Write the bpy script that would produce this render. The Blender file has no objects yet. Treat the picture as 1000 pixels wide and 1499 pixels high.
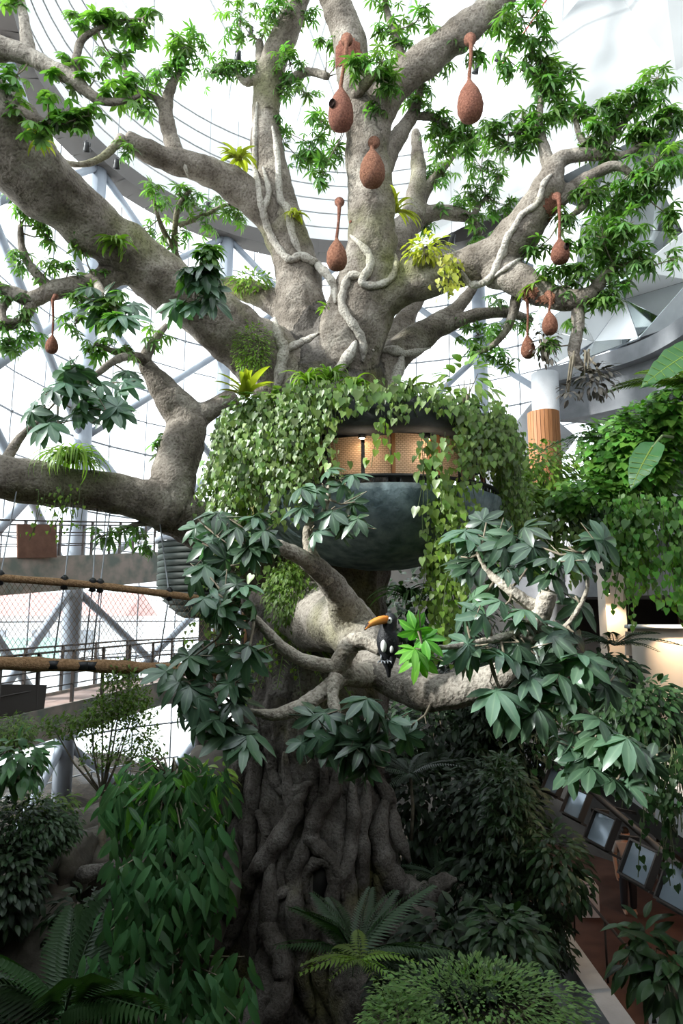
import bpy, bmesh, math, random
import numpy as np
from mathutils import Vector, Matrix, Euler, noise
from mathutils.bvhtree import BVHTree

S = bpy.context.scene
C = S.collection
R = random.Random(11)
PI = math.pi

# ---------------------------------------------------------------- camera
CAM_Z, PITCH, F = 6.2, math.radians(8.8), 1000.0
cd = bpy.data.cameras.new('camera')
cam = bpy.data.objects.new('camera', cd); C.objects.link(cam)
cam.location = (0, 0, CAM_Z); cam.rotation_euler = (PI/2 + PITCH, 0, 0)
cd.sensor_fit = 'VERTICAL'; cd.sensor_height = 36; cd.sensor_width = 36; cd.lens = F/1499*36
cd.clip_start = .05; cd.clip_end = 400
S.camera = cam
cP, sP = math.cos(PITCH), math.sin(PITCH)
def P(px, py, Y):
    """the point seen at photo pixel (px, py) that stands Y metres in front of the camera"""
    x, u = (px-500)/F, (749.5-py)/F
    d = Vector((x, cP - u*sP, sP + u*cP))
    return Vector((0, 0, CAM_Z)) + d*(Y/d.y)
def RAY(px, py):
    x, u = (px-500)/F, (749.5-py)/F
    return Vector((x, cP - u*sP, sP + u*cP)).normalized()

# ---------------------------------------------------------------- world, sun, exposure
W = bpy.data.worlds.new('World'); S.world = W; W.use_nodes = True
bg = W.node_tree.nodes['Background']
bg.inputs[0].default_value = (.93, .97, 1, 1); bg.inputs[1].default_value = 1.0
sd = bpy.data.lights.new('sun', 'SUN'); sd.energy = 3.0; sd.angle = math.radians(4); sd.color = (1, .97, .92)
sun = bpy.data.objects.new('sun', sd); C.objects.link(sun)
sun.rotation_euler = Vector((1, .3, -.58)).to_track_quat('-Z', 'Y').to_euler()
S.view_settings.view_transform = 'Standard'; S.view_settings.look = 'None'
S.view_settings.exposure = 1.7; S.view_settings.gamma = 1; S.view_settings.use_curve_mapping = False
cy = S.cycles
cy.transparent_max_bounces = 12; cy.max_bounces = 7; cy.diffuse_bounces = 3; cy.glossy_bounces = 3; cy.transmission_bounces = 4
cy.use_denoising = True; cy.sample_clamp_indirect = 6; cy.caustics_reflective = False; cy.caustics_refractive = False

# ---------------------------------------------------------------- materials
def mat(name, col, rough=.6, metal=0.0, col2=None, scale=6.0, bump=0.0, bscale=None, spec=.4, rnd=0.0, transl=0.0, tcol=None, stretch=None, emit=None):
    m = bpy.data.materials.new(name); m.use_nodes = True
    nt = m.node_tree; N = nt.nodes; L = nt.links
    b = N['Principled BSDF']; out = N['Material Output']
    b.inputs['Roughness'].default_value = rough; b.inputs['Metallic'].default_value = metal
    b.inputs['Specular IOR Level'].default_value = spec
    src = None
    if col2 is not None or bump:
        tc = N.new('ShaderNodeTexCoord'); mp = N.new('ShaderNodeMapping')
        L.new(tc.outputs['Object'], mp.inputs[0])
        if stretch: mp.inputs['Scale'].default_value = stretch
    if col2 is not None:
        nz = N.new('ShaderNodeTexNoise'); nz.inputs['Scale'].default_value = scale; nz.inputs['Detail'].default_value = 6
        L.new(mp.outputs[0], nz.inputs[0])
        rp = N.new('ShaderNodeValToRGB'); rp.color_ramp.elements[0].position = .36; rp.color_ramp.elements[1].position = .64
        rp.color_ramp.elements[0].color = (*col, 1); rp.color_ramp.elements[1].color = (*col2, 1)
        L.new(nz.outputs[0], rp.inputs[0]); src = rp.outputs[0]
    else:
        rg = N.new('ShaderNodeRGB'); rg.outputs[0].default_value = (*col, 1); src = rg.outputs[0]
    if rnd:
        oi = N.new('ShaderNodeObjectInfo'); at = N.new('ShaderNodeAttribute'); at.attribute_name = 'rnd'
        ad = N.new('ShaderNodeMath'); ad.operation = 'ADD'; L.new(oi.outputs['Random'], ad.inputs[0]); L.new(at.outputs['Fac'], ad.inputs[1])
        fr = N.new('ShaderNodeMath'); fr.operation = 'FRACT'; L.new(ad.outputs[0], fr.inputs[0])
        mr = N.new('ShaderNodeMapRange'); mr.inputs[3].default_value = 1-rnd; mr.inputs[4].default_value = 1+rnd
        L.new(fr.outputs[0], mr.inputs[0])
        mh = N.new('ShaderNodeMapRange'); mh.inputs[3].default_value = .5-.05*rnd; mh.inputs[4].default_value = .5+.035*rnd
        f2 = N.new('ShaderNodeMath'); f2.operation = 'MULTIPLY'; f2.inputs[1].default_value = 7.31; L.new(fr.outputs[0], f2.inputs[0])
        f3 = N.new('ShaderNodeMath'); f3.operation = 'FRACT'; L.new(f2.outputs[0], f3.inputs[0]); L.new(f3.outputs[0], mh.inputs[0])
        hs = N.new('ShaderNodeHueSaturation'); L.new(src, hs.inputs['Color']); L.new(mr.outputs[0], hs.inputs['Value']); L.new(mh.outputs[0], hs.inputs['Hue'])
        src = hs.outputs[0]
    if rnd and transl:   # paler midribs
        am = N.new('ShaderNodeAttribute'); am.attribute_name = 'mid'; pw = N.new('ShaderNodeMath'); pw.operation = 'POWER'; pw.inputs[1].default_value = 7; L.new(am.outputs['Fac'], pw.inputs[0])
        pm_ = N.new('ShaderNodeMath'); pm_.operation = 'MULTIPLY'; pm_.inputs[1].default_value = .55; L.new(pw.outputs[0], pm_.inputs[0])
        mm_ = N.new('ShaderNodeMixRGB'); mm_.inputs[2].default_value = (min(1, col[0]*2.2+.05), min(1, col[1]*2+.05), min(1, col[2]*2+.03), 1); L.new(pm_.outputs[0], mm_.inputs[0]); L.new(src, mm_.inputs[1]); src = mm_.outputs[0]
    L.new(src, b.inputs['Base Color'])
    if bump:
        n2 = N.new('ShaderNodeTexNoise'); n2.inputs['Scale'].default_value = bscale or scale*3; n2.inputs['Detail'].default_value = 5
        L.new(mp.outputs[0], n2.inputs[0])
        bp = N.new('ShaderNodeBump'); bp.inputs['Strength'].default_value = bump; bp.inputs['Distance'].default_value = .03
        L.new(n2.outputs[0], bp.inputs['Height']); L.new(bp.outputs[0], b.inputs['Normal'])
    if transl:
        tr = N.new('ShaderNodeBsdfTranslucent'); mx = N.new('ShaderNodeMixShader'); mx.inputs[0].default_value = transl
        hs2 = N.new('ShaderNodeMixRGB'); hs2.blend_type = 'MULTIPLY'; hs2.inputs[0].default_value = 1
        hs2.inputs[2].default_value = (*(tcol or (1.6, 2.0, .7)), 1); L.new(src, hs2.inputs[1]); L.new(hs2.outputs[0], tr.inputs[0])
        L.new(b.outputs[0], mx.inputs[1]); L.new(tr.outputs[0], mx.inputs[2]); L.new(mx.outputs[0], out.inputs[0])
    if emit:
        b.inputs['Emission Color'].default_value = (*emit[:3], 1); b.inputs['Emission Strength'].default_value = emit[3]
    return m

def bark_mat(name, dark, mid, light, moss, ring=1.0):
    """bark that follows the limbs: the 'along' attribute runs along each limb, so wrinkles ring it"""
    m = bpy.data.materials.new(name); m.use_nodes = True
    nt = m.node_tree; N = nt.nodes; L = nt.links; b = N['Principled BSDF']
    b.inputs['Roughness'].default_value = .82; b.inputs['Specular IOR Level'].default_value = .25
    tc = N.new('ShaderNodeTexCoord')
    n1 = N.new('ShaderNodeTexNoise'); n1.inputs['Scale'].default_value = 1.7; n1.inputs['Detail'].default_value = 9; n1.inputs['Roughness'].default_value = .62
    L.new(tc.outputs['Object'], n1.inputs[0])
    r1 = N.new('ShaderNodeValToRGB'); e = r1.color_ramp.elements
    e[0].position = .33; e[0].color = (*dark, 1); e[1].position = .68; e[1].color = (*light, 1)
    k = e.new(.5); k.color = (*mid, 1); L.new(n1.outputs[0], r1.inputs[0])
    n2 = N.new('ShaderNodeTexNoise'); n2.inputs['Scale'].default_value = .55; n2.inputs['Detail'].default_value = 5
    L.new(tc.outputs['Object'], n2.inputs[0])
    r2 = N.new('ShaderNodeValToRGB'); r2.color_ramp.elements[0].position = .56; r2.color_ramp.elements[1].position = .72
    L.new(n2.outputs[0], r2.inputs[0])
    mx = N.new('ShaderNodeMixRGB'); mx.inputs[2].default_value = (*moss, 1); L.new(r2.outputs[0], mx.inputs[0]); L.new(r1.outputs[0], mx.inputs[1])
    at = N.new('ShaderNodeAttribute'); at.attribute_name = 'along'
    n3 = N.new('ShaderNodeTexNoise'); n3.inputs['Scale'].default_value = 3.2; n3.inputs['Detail'].default_value = 4
    L.new(tc.outputs['Object'], n3.inputs[0])
    a1 = N.new('ShaderNodeMath'); a1.operation = 'MULTIPLY'; a1.inputs[1].default_value = 1.1; L.new(n3.outputs[0], a1.inputs[0])
    a2 = N.new('ShaderNodeMath'); a2.operation = 'MULTIPLY'; a2.inputs[1].default_value = 16; L.new(at.outputs['Fac'], a2.inputs[0])
    a3 = N.new('ShaderNodeMath'); a3.operation = 'MULTIPLY_ADD'; a3.inputs[1].default_value = 9; L.new(a1.outputs[0], a3.inputs[0]); L.new(a2.outputs[0], a3.inputs[2])
    sn = N.new('ShaderNodeMath'); sn.operation = 'SINE'; L.new(a3.outputs[0], sn.inputs[0])
    n4 = N.new('ShaderNodeTexNoise'); n4.inputs['Scale'].default_value = 26; n4.inputs['Detail'].default_value = 6; L.new(tc.outputs['Object'], n4.inputs[0])
    hh = N.new('ShaderNodeMath'); hh.operation = 'MULTIPLY_ADD'; hh.inputs[1].default_value = .16*ring; L.new(sn.outputs[0], hh.inputs[0]); L.new(n4.outputs[0], hh.inputs[2])
    bp = N.new('ShaderNodeBump'); bp.inputs['Strength'].default_value = .75; bp.inputs['Distance'].default_value = .045
    L.new(hh.outputs[0], bp.inputs['Height']); L.new(bp.outputs[0], b.inputs['Normal'])
    # fine cracks: the colour darkens in the same grooves
    r4 = N.new('ShaderNodeValToRGB'); r4.color_ramp.elements[0].position = .34; r4.color_ramp.elements[0].color = (.45, .42, .4, 1); r4.color_ramp.elements[1].position = .52
    L.new(n4.outputs[0], r4.inputs[0])
    m2 = N.new('ShaderNodeMixRGB'); m2.blend_type = 'MULTIPLY'; m2.inputs[0].default_value = .8; L.new(mx.outputs[0], m2.inputs[1]); L.new(r4.outputs[0], m2.inputs[2])
    L.new(m2.outputs[0], b.inputs['Base Color'])
    return m

def glass_mat(name, tint=(.96, .99, 1), refl=.06):
    m = bpy.data.materials.new(name); m.use_nodes = True
    N = m.node_tree.nodes; L = m.node_tree.links; N.remove(N['Principled BSDF'])
    t = N.new('ShaderNodeBsdfTransparent'); t.inputs[0].default_value = (*tint, 1)
    g = N.new('ShaderNodeBsdfGlossy'); g.inputs['Roughness'].default_value = .03
    mx = N.new('ShaderNodeMixShader'); mx.inputs[0].default_value = refl
    L.new(t.outputs[0], mx.inputs[1]); L.new(g.outputs[0], mx.inputs[2]); L.new(mx.outputs[0], N['Material Output'].inputs[0])
    return m

M = {}
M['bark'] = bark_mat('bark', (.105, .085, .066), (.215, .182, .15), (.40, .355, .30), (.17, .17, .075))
M['bark_low_shaded'] = bark_mat('shaded_root_bark', (.045, .037, .03), (.11, .096, .083), (.22, .20, .18), (.15, .14, .035))  # mossy trunk and root bark, darkened: shade of the base put into the colour
M['bark_pale'] = bark_mat('pale_bark', (.19, .165, .135), (.31, .275, .235), (.44, .395, .34), (.30, .28, .16), .7)
M['bark_cream_lit'] = bark_mat('lit_cream_bark', (.30, .26, .205), (.46, .405, .335), (.60, .54, .455), (.36, .33, .2), .5)  # pale bough bark, lightened further to stand in for frontal light
M['vine_bark'] = bark_mat('strangler_bark', (.28, .25, .215), (.47, .43, .375), (.60, .56, .50), (.3, .28, .18), .6)
M['leaf'] = mat('canopy_leaf', (.088, .175, .045), .38, rnd=.5, transl=.45, spec=.5)
M['leaf_front'] = mat('front_leaf', (.068, .128, .078), .3, rnd=.6, transl=.22, spec=.7, tcol=(1.2, 1.9, .7))
M['leaf_fresh'] = mat('fresh_leaf', (.10, .28, .035), .4, rnd=.3, transl=.35)
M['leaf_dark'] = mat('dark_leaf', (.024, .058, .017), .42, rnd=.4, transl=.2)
M['leaf_shade'] = mat('undergrowth_leaf_shaded', (.012, .030, .009), .5, rnd=.45, transl=.12)  # green kept near black: shade of the undergrowth put into the colour
M['leaf_mango'] = mat('pinnate_leaf', (.06, .15, .055), .38, rnd=.35, transl=.25)
M['leaf_yellow'] = mat('yellow_leaf', (.36, .36, .05), .45, rnd=.3, transl=.4)
M['leaf_lime'] = mat('lime_leaf', (.16, .26, .04), .45, rnd=.35, transl=.35)
M['leaf_vine'] = mat('vine_leaf', (.125, .205, .045), .38, rnd=.5, transl=.25)
M['leaf_ivy'] = mat('ivy_leaf', (.09, .22, .035), .42, rnd=.5, transl=.28)
M['leaf_dry'] = mat('dry_leaf', (.12, .105, .085), .7, rnd=.35)
M['leaf_fern'] = mat('fern_leaf', (.10, .17, .03), .5, rnd=.3, transl=.3)
M['leaf_box'] = mat('clipped_leaf', (.14, .25, .07), .42, rnd=.4, transl=.25)
M['moss'] = mat('moss', (.07, .10, .02), .95, col2=(.12, .15, .04), scale=20, bump=.6)
M['twig'] = mat('twig', (.16, .13, .09), .8, col2=(.26, .22, .16), scale=14)
M['stem'] = mat('green_stem', (.10, .14, .05), .6)
M['nest'] = mat('nest_fibre', (.14, .05, .028), .95, col2=(.27, .115, .07), scale=30, bump=1.0, bscale=70, rnd=.12)
M['nest_hole'] = mat('nest_hole_shade', (.03, .014, .01), .95)  # near-black fibre: the shade inside the hole is painted
M['steel'] = mat('grey_steel', (.27, .30, .35), .45, .0, col2=(.34, .37, .42), scale=2)
M['steel_dark'] = mat('dark_steel', (.06, .05, .045), .55, .3)
M['cable'] = mat('cable', (.25, .26, .28), .4, .6)
M['ring'] = mat('ring_beam', (.10, .09, .085), .7)
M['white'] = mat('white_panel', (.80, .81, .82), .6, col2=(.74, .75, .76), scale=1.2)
M['concrete'] = mat('concrete', (.42, .43, .45), .85, col2=(.5, .51, .53), scale=2.5, bump=.15, bscale=30)
M['concrete_grey'] = mat('grey_concrete', (.19, .195, .21), .85, col2=(.25, .255, .27), scale=2.5, bump=.15, bscale=30)
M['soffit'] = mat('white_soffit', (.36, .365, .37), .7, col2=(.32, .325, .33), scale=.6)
M['leaf_taro'] = mat('taro_leaf', (.03, .095, .025), .42, rnd=.2, transl=.25)
M['concrete_dark'] = mat('dark_concrete', (.15, .15, .16), .9, col2=(.19, .19, .2), scale=2)
M['dark_wall'] = mat('dark_wall', (.045, .042, .04), .9, col2=(.06, .055, .05), scale=2)
M['soil'] = mat('soil', (.018, .013, .009), .98, col2=(.04, .03, .02), scale=5, bump=.6)
M['rock'] = mat('rock', (.06, .052, .042), .95, col2=(.12, .105, .085), scale=2.6, bump=.7, bscale=9)
M['deckfloor'] = mat('deck_floor', (.055, .022, .014), .75, col2=(.08, .035, .022), scale=3)
M['pod'] = mat('pod_shell', (.085, .125, .14), .62, col2=(.24, .31, .33), scale=5, bump=.5, bscale=22)
M['pod_dark'] = mat('pod_roof', (.03, .033, .034), .8, col2=(.05, .052, .052), scale=5, bump=.3)
M['wood'] = mat('orange_wood', (.30, .125, .045), .6, col2=(.38, .17, .07), scale=5, stretch=(6, 6, .6))
M['rope'] = mat('rope', (.24, .135, .065), .95, col2=(.38, .23, .12), scale=30, bump=.8, bscale=60)
M['rust'] = mat('rusted_panel', (.12, .055, .035), .75, col2=(.17, .085, .055), scale=4, bump=.2)
M['fascia'] = mat('mottled_fascia', (.16, .18, .155), .7, col2=(.36, .29, .25), scale=3.0)
M['walk'] = mat('walkway_floor', (.27, .19, .16), .7, col2=(.34, .25, .22), scale=3)
M['net'] = mat('netting', (.24, .17, .11), .9)
M['black'] = mat('black_plastic', (.012, .012, .013), .45)
M['lens'] = mat('lamp_lens', (.5, .52, .55), .1, .3)
M['mirror'] = mat('mirror_facet', (.72, .76, .76), .04, 1.0)
M['greenhouse'] = mat('stair_drum', (.022, .032, .027), .6, col2=(.04, .055, .047), scale=2)
M['feather'] = mat('black_feather', (.012, .012, .015), .55, bump=.3, bscale=60)
M['feather_w'] = mat('white_feather', (.75, .74, .70), .7)
M['beak'] = mat('orange_beak', (.72, .20, .02), .35, col2=(.80, .32, .05), scale=6)
M['beak_b'] = mat('black_beak', (.02, .012, .01), .35)
M['skin'] = mat('skin', (.42, .26, .18), .6)
M['shirt'] = mat('shirt', (.36, .34, .32), .85)
M['trousers'] = mat('trousers', (.02, .02, .024), .85)
M['hair'] = mat('hair', (.02, .015, .012), .6)
M['plaster'] = mat('cream_plaster', (.62, .53, .45), .8, col2=(.66, .58, .5), scale=2)
M['brown'] = mat('brown_panel', (.16, .075, .05), .7)
M['screen'] = mat('sloped_panel', (.33, .39, .46), .12, .35)
M['lampglow'] = mat('lamp_glow', (1, .85, .6), .5, emit=(1, .72, .4, 18))
M['outside_floor'] = mat('outside_ground', (.7, .69, .66), .9, col2=(.76, .75, .72), scale=.4)
M['roof_red'] = mat('red_roof', (.55, .30, .28), .8, col2=(.62, .38, .35), scale=2)  # red lightened: outdoor overexposure put into the colour
M['hoarding'] = mat('green_hoarding', (.34, .52, .47), .7)
M['red'] = mat('red_hose', (.6, .08, .06), .5)
M['glass'] = glass_mat('glass')

def weave_mat():
    m = bpy.data.materials.new('woven_rattan'); m.use_nodes = True
    N = m.node_tree.nodes; L = m.node_tree.links; b = N['Principled BSDF']; b.inputs['Roughness'].default_value = .75
    tc = N.new('ShaderNodeTexCoord'); br = N.new('ShaderNodeTexBrick')
    br.inputs['Scale'].default_value = 9; br.inputs['Mortar Size'].default_value = .035; br.offset = .5
    br.inputs['Color1'].default_value = (.74, .50, .33, 1); br.inputs['Color2'].default_value = (.64, .42, .27, 1); br.inputs['Mortar'].default_value = (.34, .19, .10, 1)
    mp = N.new('ShaderNodeMapping'); mp.inputs['Rotation'].default_value = (PI/2, 0, 0)
    L.new(tc.outputs['Object'], mp.inputs[0]); L.new(mp.outputs[0], br.inputs[0]); L.new(br.outputs[0], b.inputs['Base Color'])
    return m
M['weave'] = weave_mat()

# ---------------------------------------------------------------- object helpers
def tag(o, label=None, cat=None, group=None, kind=None):
    if label: o['label'] = label
    if cat: o['category'] = cat
    if group: o['group'] = group
    if kind: o['kind'] = kind
    return o
def thing(name, label, cat, loc=(0, 0, 0), group=None, rz=0):
    o = bpy.data.objects.new(name, None); C.objects.link(o); o.location = loc; o.rotation_euler = (0, 0, rz)
    o.empty_display_size = .2
    return tag(o, label, cat, group)
def link(name, me, parent=None, loc=None):
    o = bpy.data.objects.new(name, me); C.objects.link(o)
    if parent is not None:
        o.parent = parent
        o.matrix_parent_inverse = Matrix.Translation(parent.location).inverted() if loc is None else Matrix()
    if loc is not None: o.location = loc
    return o

class MB:
    """collects shapes; build() links them as ONE mesh object. Coordinates are world ones."""
    def __init__(s): s.v = []; s.f = []; s.r = []; s.mi = []; s.cur = 0; s.sm = True
    def add(s, vs, fs, rnd=0.0):
        k = len(s.v); s.v.extend(Vector(v) for v in vs); s.r.extend([rnd]*len(vs))
        for f in fs: s.f.append([i+k for i in f]); s.mi.append(s.cur)
        return s
    def box(s, c, size, rot=None):
        c = Vector(c); x, y, z = size[0]/2, size[1]/2, size[2]/2
        vs = [Vector((a*x, b*y, d*z)) for a in (-1, 1) for b in (-1, 1) for d in (-1, 1)]
        if rot is not None: vs = [rot @ v for v in vs]
        return s.add([v+c for v in vs], [(0, 1, 3, 2), (4, 6, 7, 5), (0, 4, 5, 1), (2, 3, 7, 6), (0, 2, 6, 4), (1, 5, 7, 3)])
    def bar(s, a, b, w, h=None, up=Vector((0, 0, 1))):
        """a straight square bar from a to b"""
        a, b = Vector(a), Vector(b); d = (b-a).normalized(); h = h or w
        if abs(d.dot(up)) > .99: up = Vector((0, 1, 0))
        x = d.cross(up).normalized(); y = x.cross(d).normalized()
        vs = [p + x*(i*w/2) + y*(j*h/2) for p in (a, b) for i, j in ((-1, -1), (1, -1), (1, 1), (-1, 1))]
        return s.add(vs, [(3, 2, 1, 0), (4, 5, 6, 7), (0, 1, 5, 4), (1, 2, 6, 5), (2, 3, 7, 6), (3, 0, 4, 7)])
    def tube(s, pts, rad, n=8, cap=True, rnd=0.0):
        pts = [Vector(p) for p in pts]; m = len(pts)
        if not hasattr(rad, '__len__'): rad = [rad]*m
        k = len(s.v); ref = None
        for i, p in enumerate(pts):
            d = (pts[min(i+1, m-1)] - pts[max(i-1, 0)])
            d = d.normalized() if d.length > 1e-9 else Vector((0, 0, 1))
            if ref is None: ref = Vector((1, 0, 0)) if abs(d.x) < .8 else Vector((0, 1, 0))
            x = (ref - d*ref.dot(d)).normalized(); y = d.cross(x); ref = x
            for j in range(n):
                a = 2*PI*j/n; s.v.append(p + (x*math.cos(a) + y*math.sin(a))*rad[i]); s.r.append(rnd)
        for i in range(m-1):
            for j in range(n):
                s.f.append([k+i*n+j, k+i*n+(j+1) % n, k+(i+1)*n+(j+1) % n, k+(i+1)*n+j]); s.mi.append(s.cur)
        if cap:
            s.f.append([k+j for j in range(n)][::-1]); s.mi.append(s.cur)
            s.f.append([k+(m-1)*n+j for j in range(n)]); s.mi.append(s.cur)
        return s
    def lathe(s, prof, c=(0, 0, 0), n=16, a0=0, a1=2*PI):
        """profile of (r, z) round the vertical through c"""
        c = Vector(c); full = abs(a1-a0-2*PI) < 1e-6; na = n if full else n+1; k = len(s.v)
        for r_, z in prof:
            for j in range(na):
                a = a0+(a1-a0)*j/n; s.v.append(c+Vector((r_*math.cos(a), r_*math.sin(a), z))); s.r.append(0)
        for i in range(len(prof)-1):
            for j in range(n):
                j2 = (j+1) % na
                s.f.append([k+i*na+j, k+i*na+j2, k+(i+1)*na+j2, k+(i+1)*na+j]); s.mi.append(s.cur)
        return s
    def prism(s, poly, d):
        """a flat polygon given a thickness vector d"""
        poly = [Vector(p) for p in poly]; n = len(poly); d = Vector(d)
        return s.add(poly+[p+d for p in poly], [list(range(n))[::-1], list(range(n, 2*n))]+[(i, (i+1) % n, n+(i+1) % n, n+i) for i in range(n)])
    def build(s, name, m, parent=None, kind=None, smooth=True, label=None, cat=None, group=None, attr=False):
        me = bpy.data.meshes.new(name)
        org = parent.location if parent is not None and parent.type == 'EMPTY' else Vector((0, 0, 0))
        me.from_pydata([tuple(v) for v in s.v], [], s.f)
        for k in (m if isinstance(m, (list, tuple)) else [m]): me.materials.append(k)
        if isinstance(m, (list, tuple)): me.polygons.foreach_set('material_index', s.mi)
        if attr:
            a = me.attributes.new('rnd', 'FLOAT', 'POINT'); a.data.foreach_set('value', s.r)
        if smooth: me.shade_smooth()
        me.update()
        o = bpy.data.objects.new(name, me); C.objects.link(o)
        if parent is not None:
            o.parent = parent; o.matrix_parent_inverse = world_of(parent).inverted()
        return tag(o, label, cat, group, kind)
def world_of(o):
    m = Matrix.LocRotScale(o.location, o.rotation_euler, o.scale)
    while o.parent is not None:
        m = o.parent and (world_of(o.parent) @ o.matrix_parent_inverse @ m); return m
    return m
def place(name, me, parent, mw):
    """links mesh data me under parent at world matrix mw (the fast way to put many alike parts)"""
    o = bpy.data.objects.new(name, me); C.objects.link(o)
    if parent is not None:
        o.parent = parent; o.matrix_parent_inverse = world_of(parent).inverted()
    o.matrix_basis = mw
    return o

def spline(pts, sub=4):
    """Catmull-Rom through rows of numbers"""
    a = np.array(pts, float); n = len(a)
    if n < 3: return a
    out = []
    for i in range(n-1):
        p0, p1, p2, p3 = a[max(i-1, 0)], a[i], a[i+1], a[min(i+2, n-1)]
        for k in range(sub):
            t = k/sub
            out.append(.5*((2*p1)+(-p0+p2)*t+(2*p0-5*p1+4*p2-p3)*t*t+(-p0+3*p1-3*p2+p3)*t**3))
    out.append(a[-1]); return np.array(out)

# ---- leaf templates: (verts, tris) as numpy, axis +X, normal +Z
def blade(L, w, droop=.3, fold=.18, secs=(.06, .3, .55, .8), widths=(.35, .9, 1.0, .62), curl=0.0):
    vs = [(0, 0, 0)]; ts = []
    for t, k in zip(secs, widths):
        z = -droop*L*t*t; h = w*k/2
        vs += [(L*t, -h, z+fold*h), (L*t, 0, z), (L*t, h, z+fold*h)]
    vs.append((L, 0, -droop*L))
    n = len(secs)
    ts += [(0, 1, 2), (0, 2, 3)]
    for i in range(n-1):
        a = 1+3*i; b = a+3
        ts += [(a, b, a+1), (a+1, b, b+1), (a+1, b+1, a+2), (a+2, b+1, b+2)]
    a = 1+3*(n-1); e = len(vs)-1
    ts += [(a, e, a+1), (a+1, e, a+2)]
    return np.array(vs, float), np.array(ts, int)
def xf(v, M3, t): return v @ np.array(M3).T + np.array(t)
def join(parts):
    V = []; T = []; k = 0
    for v, t in parts:
        V.append(v); T.append(t+k); k += len(v)
    return np.vstack(V), np.vstack(T)
def rotz(a): c, s = math.cos(a), math.sin(a); return np.array([[c, -s, 0], [s, c, 0], [0, 0, 1]])
def roty(a): c, s = math.cos(a), math.sin(a); return np.array([[c, 0, s], [0, 1, 0], [-s, 0, c]])
def rotx(a): c, s = math.cos(a), math.sin(a); return np.array([[1, 0, 0], [0, c, -s], [0, s, c]])
def stalk(a, b, r):
    a, b = np.array(a, float), np.array(b, float); d = b-a; d = d/np.linalg.norm(d)
    x = np.cross(d, [0, 1, .3]); x /= np.linalg.norm(x); y = np.cross(d, x)
    vs = [p + r*(x*math.cos(q)+y*math.sin(q)) for p in (a, b) for q in (0, 2.094, 4.189)]
    return np.array(vs), np.array([(0, 1, 4), (0, 4, 3), (1, 2, 5), (1, 5, 4), (2, 0, 3), (2, 3, 5)])
MIDS = {}
def palmate(rr, n=8, lo=False):
    """a compound leaf of n leaflets about 1 unit long on a stalk behind it"""
    ps = []
    span = 5.2
    for i in range(n):
        a = -span/2 + span*i/(n-1) + rr.uniform(-.1, .1)
        L = (1.0 - .28*abs(a)/(span/2)) * rr.uniform(.88, 1.05)
        if lo: v, t = blade(L, .22, rr.uniform(.2, .6), .25, (.15, .55), (.5, 1.0))
        else: v, t = blade(L, rr.uniform(.30, .37), rr.uniform(.12, .5), .2, (.06, .28, .52, .8), (.25, .72, 1.0, .72))
        ps.append((xf(v, rotz(a) @ roty(rr.uniform(.0, .45)), (0, 0, 0)), t))
    mids = np.concatenate([[1]+[0, 1, 0]*((len(v)-2)//3)+[1] for v, t in ps]+[np.full(6, .6)])
    ps.append(stalk((-.75, 0, -.25), (0, 0, 0), .018))
    out = join(ps); MIDS[len(out[0]), round(float(out[0][5, 1]), 6)] = mids
    return out
def heart(L=1.0):
    out = [(0, 0, 0), (-.12, .22, .03), (-.02, .42, .02), (.25, .46, -.02), (.6, .28, -.10), (1, 0, -.28), (.6, -.28, -.10), (.25, -.46, -.02), (-.02, -.42, .02), (-.12, -.22, .03)]
    v = np.array([(.3, 0, -.09)]+out)*L
    return v, np.array([(0, i, i+1) for i in range(1, 10)]+[(0, 10, 1)])
def pinnate(rr, pairs=5):
    ps = [stalk((0, 0, 0), (1.0, 0, -.25), .012)]
    for i in range(pairs):
        t = .25+.7*i/(pairs-1)
        for sgn in (-1, 1):
            v, tt = blade(.42*rr.uniform(.85, 1.1), .15, rr.uniform(.2, .5), .2, (.1, .45, .75), (.5, 1, .7))
            ps.append((xf(v, rotz(sgn*rr.uniform(.75, 1.0)) @ roty(.25), (t, 0, -.25*t*t)), tt))
    v, tt = blade(.45, .16, .4, .2, (.1, .45, .75), (.5, 1, .7)); ps.append((xf(v, np.eye(3), (1, 0, -.25)), tt))
    return join(ps)
def feather(rr, pairs=16, L=1.0, w=.16, droop=.4, lw=.035):
    ps = [stalk((0, 0, 0), (L*.5, 0, -droop*L*.25), .012), stalk((L*.5, 0, -droop*L*.25), (L, 0, -droop*L), .009)]
    for i in range(pairs):
        t = .08+.92*i/(pairs-1); k = math.sin(PI*min(1, .18+.8*t))
        for sgn in (-1, 1):
            v, tt = blade(w*(.35+.75*k), lw, .35, .3, (.4,), (1,))
            ps.append((xf(v, rotz(sgn*1.05) @ roty(.2), (L*t, 0, -droop*L*t*t)), tt))
    return join(ps)
def mesh_np(name, V, T, m, rnd=None, smooth=True):
    me = bpy.data.meshes.new(name)
    V = np.asarray(V, np.float32); T = np.asarray(T, np.int32)
    me.vertices.add(len(V)); me.vertices.foreach_set('co', V.ravel())
    me.loops.add(len(T)*3); me.loops.foreach_set('vertex_index', T.ravel())
    me.polygons.add(len(T)); me.polygons.foreach_set('loop_start', np.arange(0, len(T)*3, 3, dtype=np.int32))
    me.update(calc_edges=True)
    me.materials.append(m)
    if rnd is not None:
        a = me.attributes.new('rnd', 'FLOAT', 'POINT'); a.data.foreach_set('value', np.asarray(rnd, np.float32))
    md = MIDS.get((len(V), round(float(V[5, 1]), 6))) if len(V) > 5 else None
    if md is None and len(V) == 14: md = np.array([1]+[0, 1, 0]*4+[1])
    if md is not None and len(md) == len(V):
        a = me.attributes.new('mid', 'FLOAT', 'POINT'); a.data.foreach_set('value', np.asarray(md, np.float32))
    if smooth: me.shade_smooth()
    return me
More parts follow.
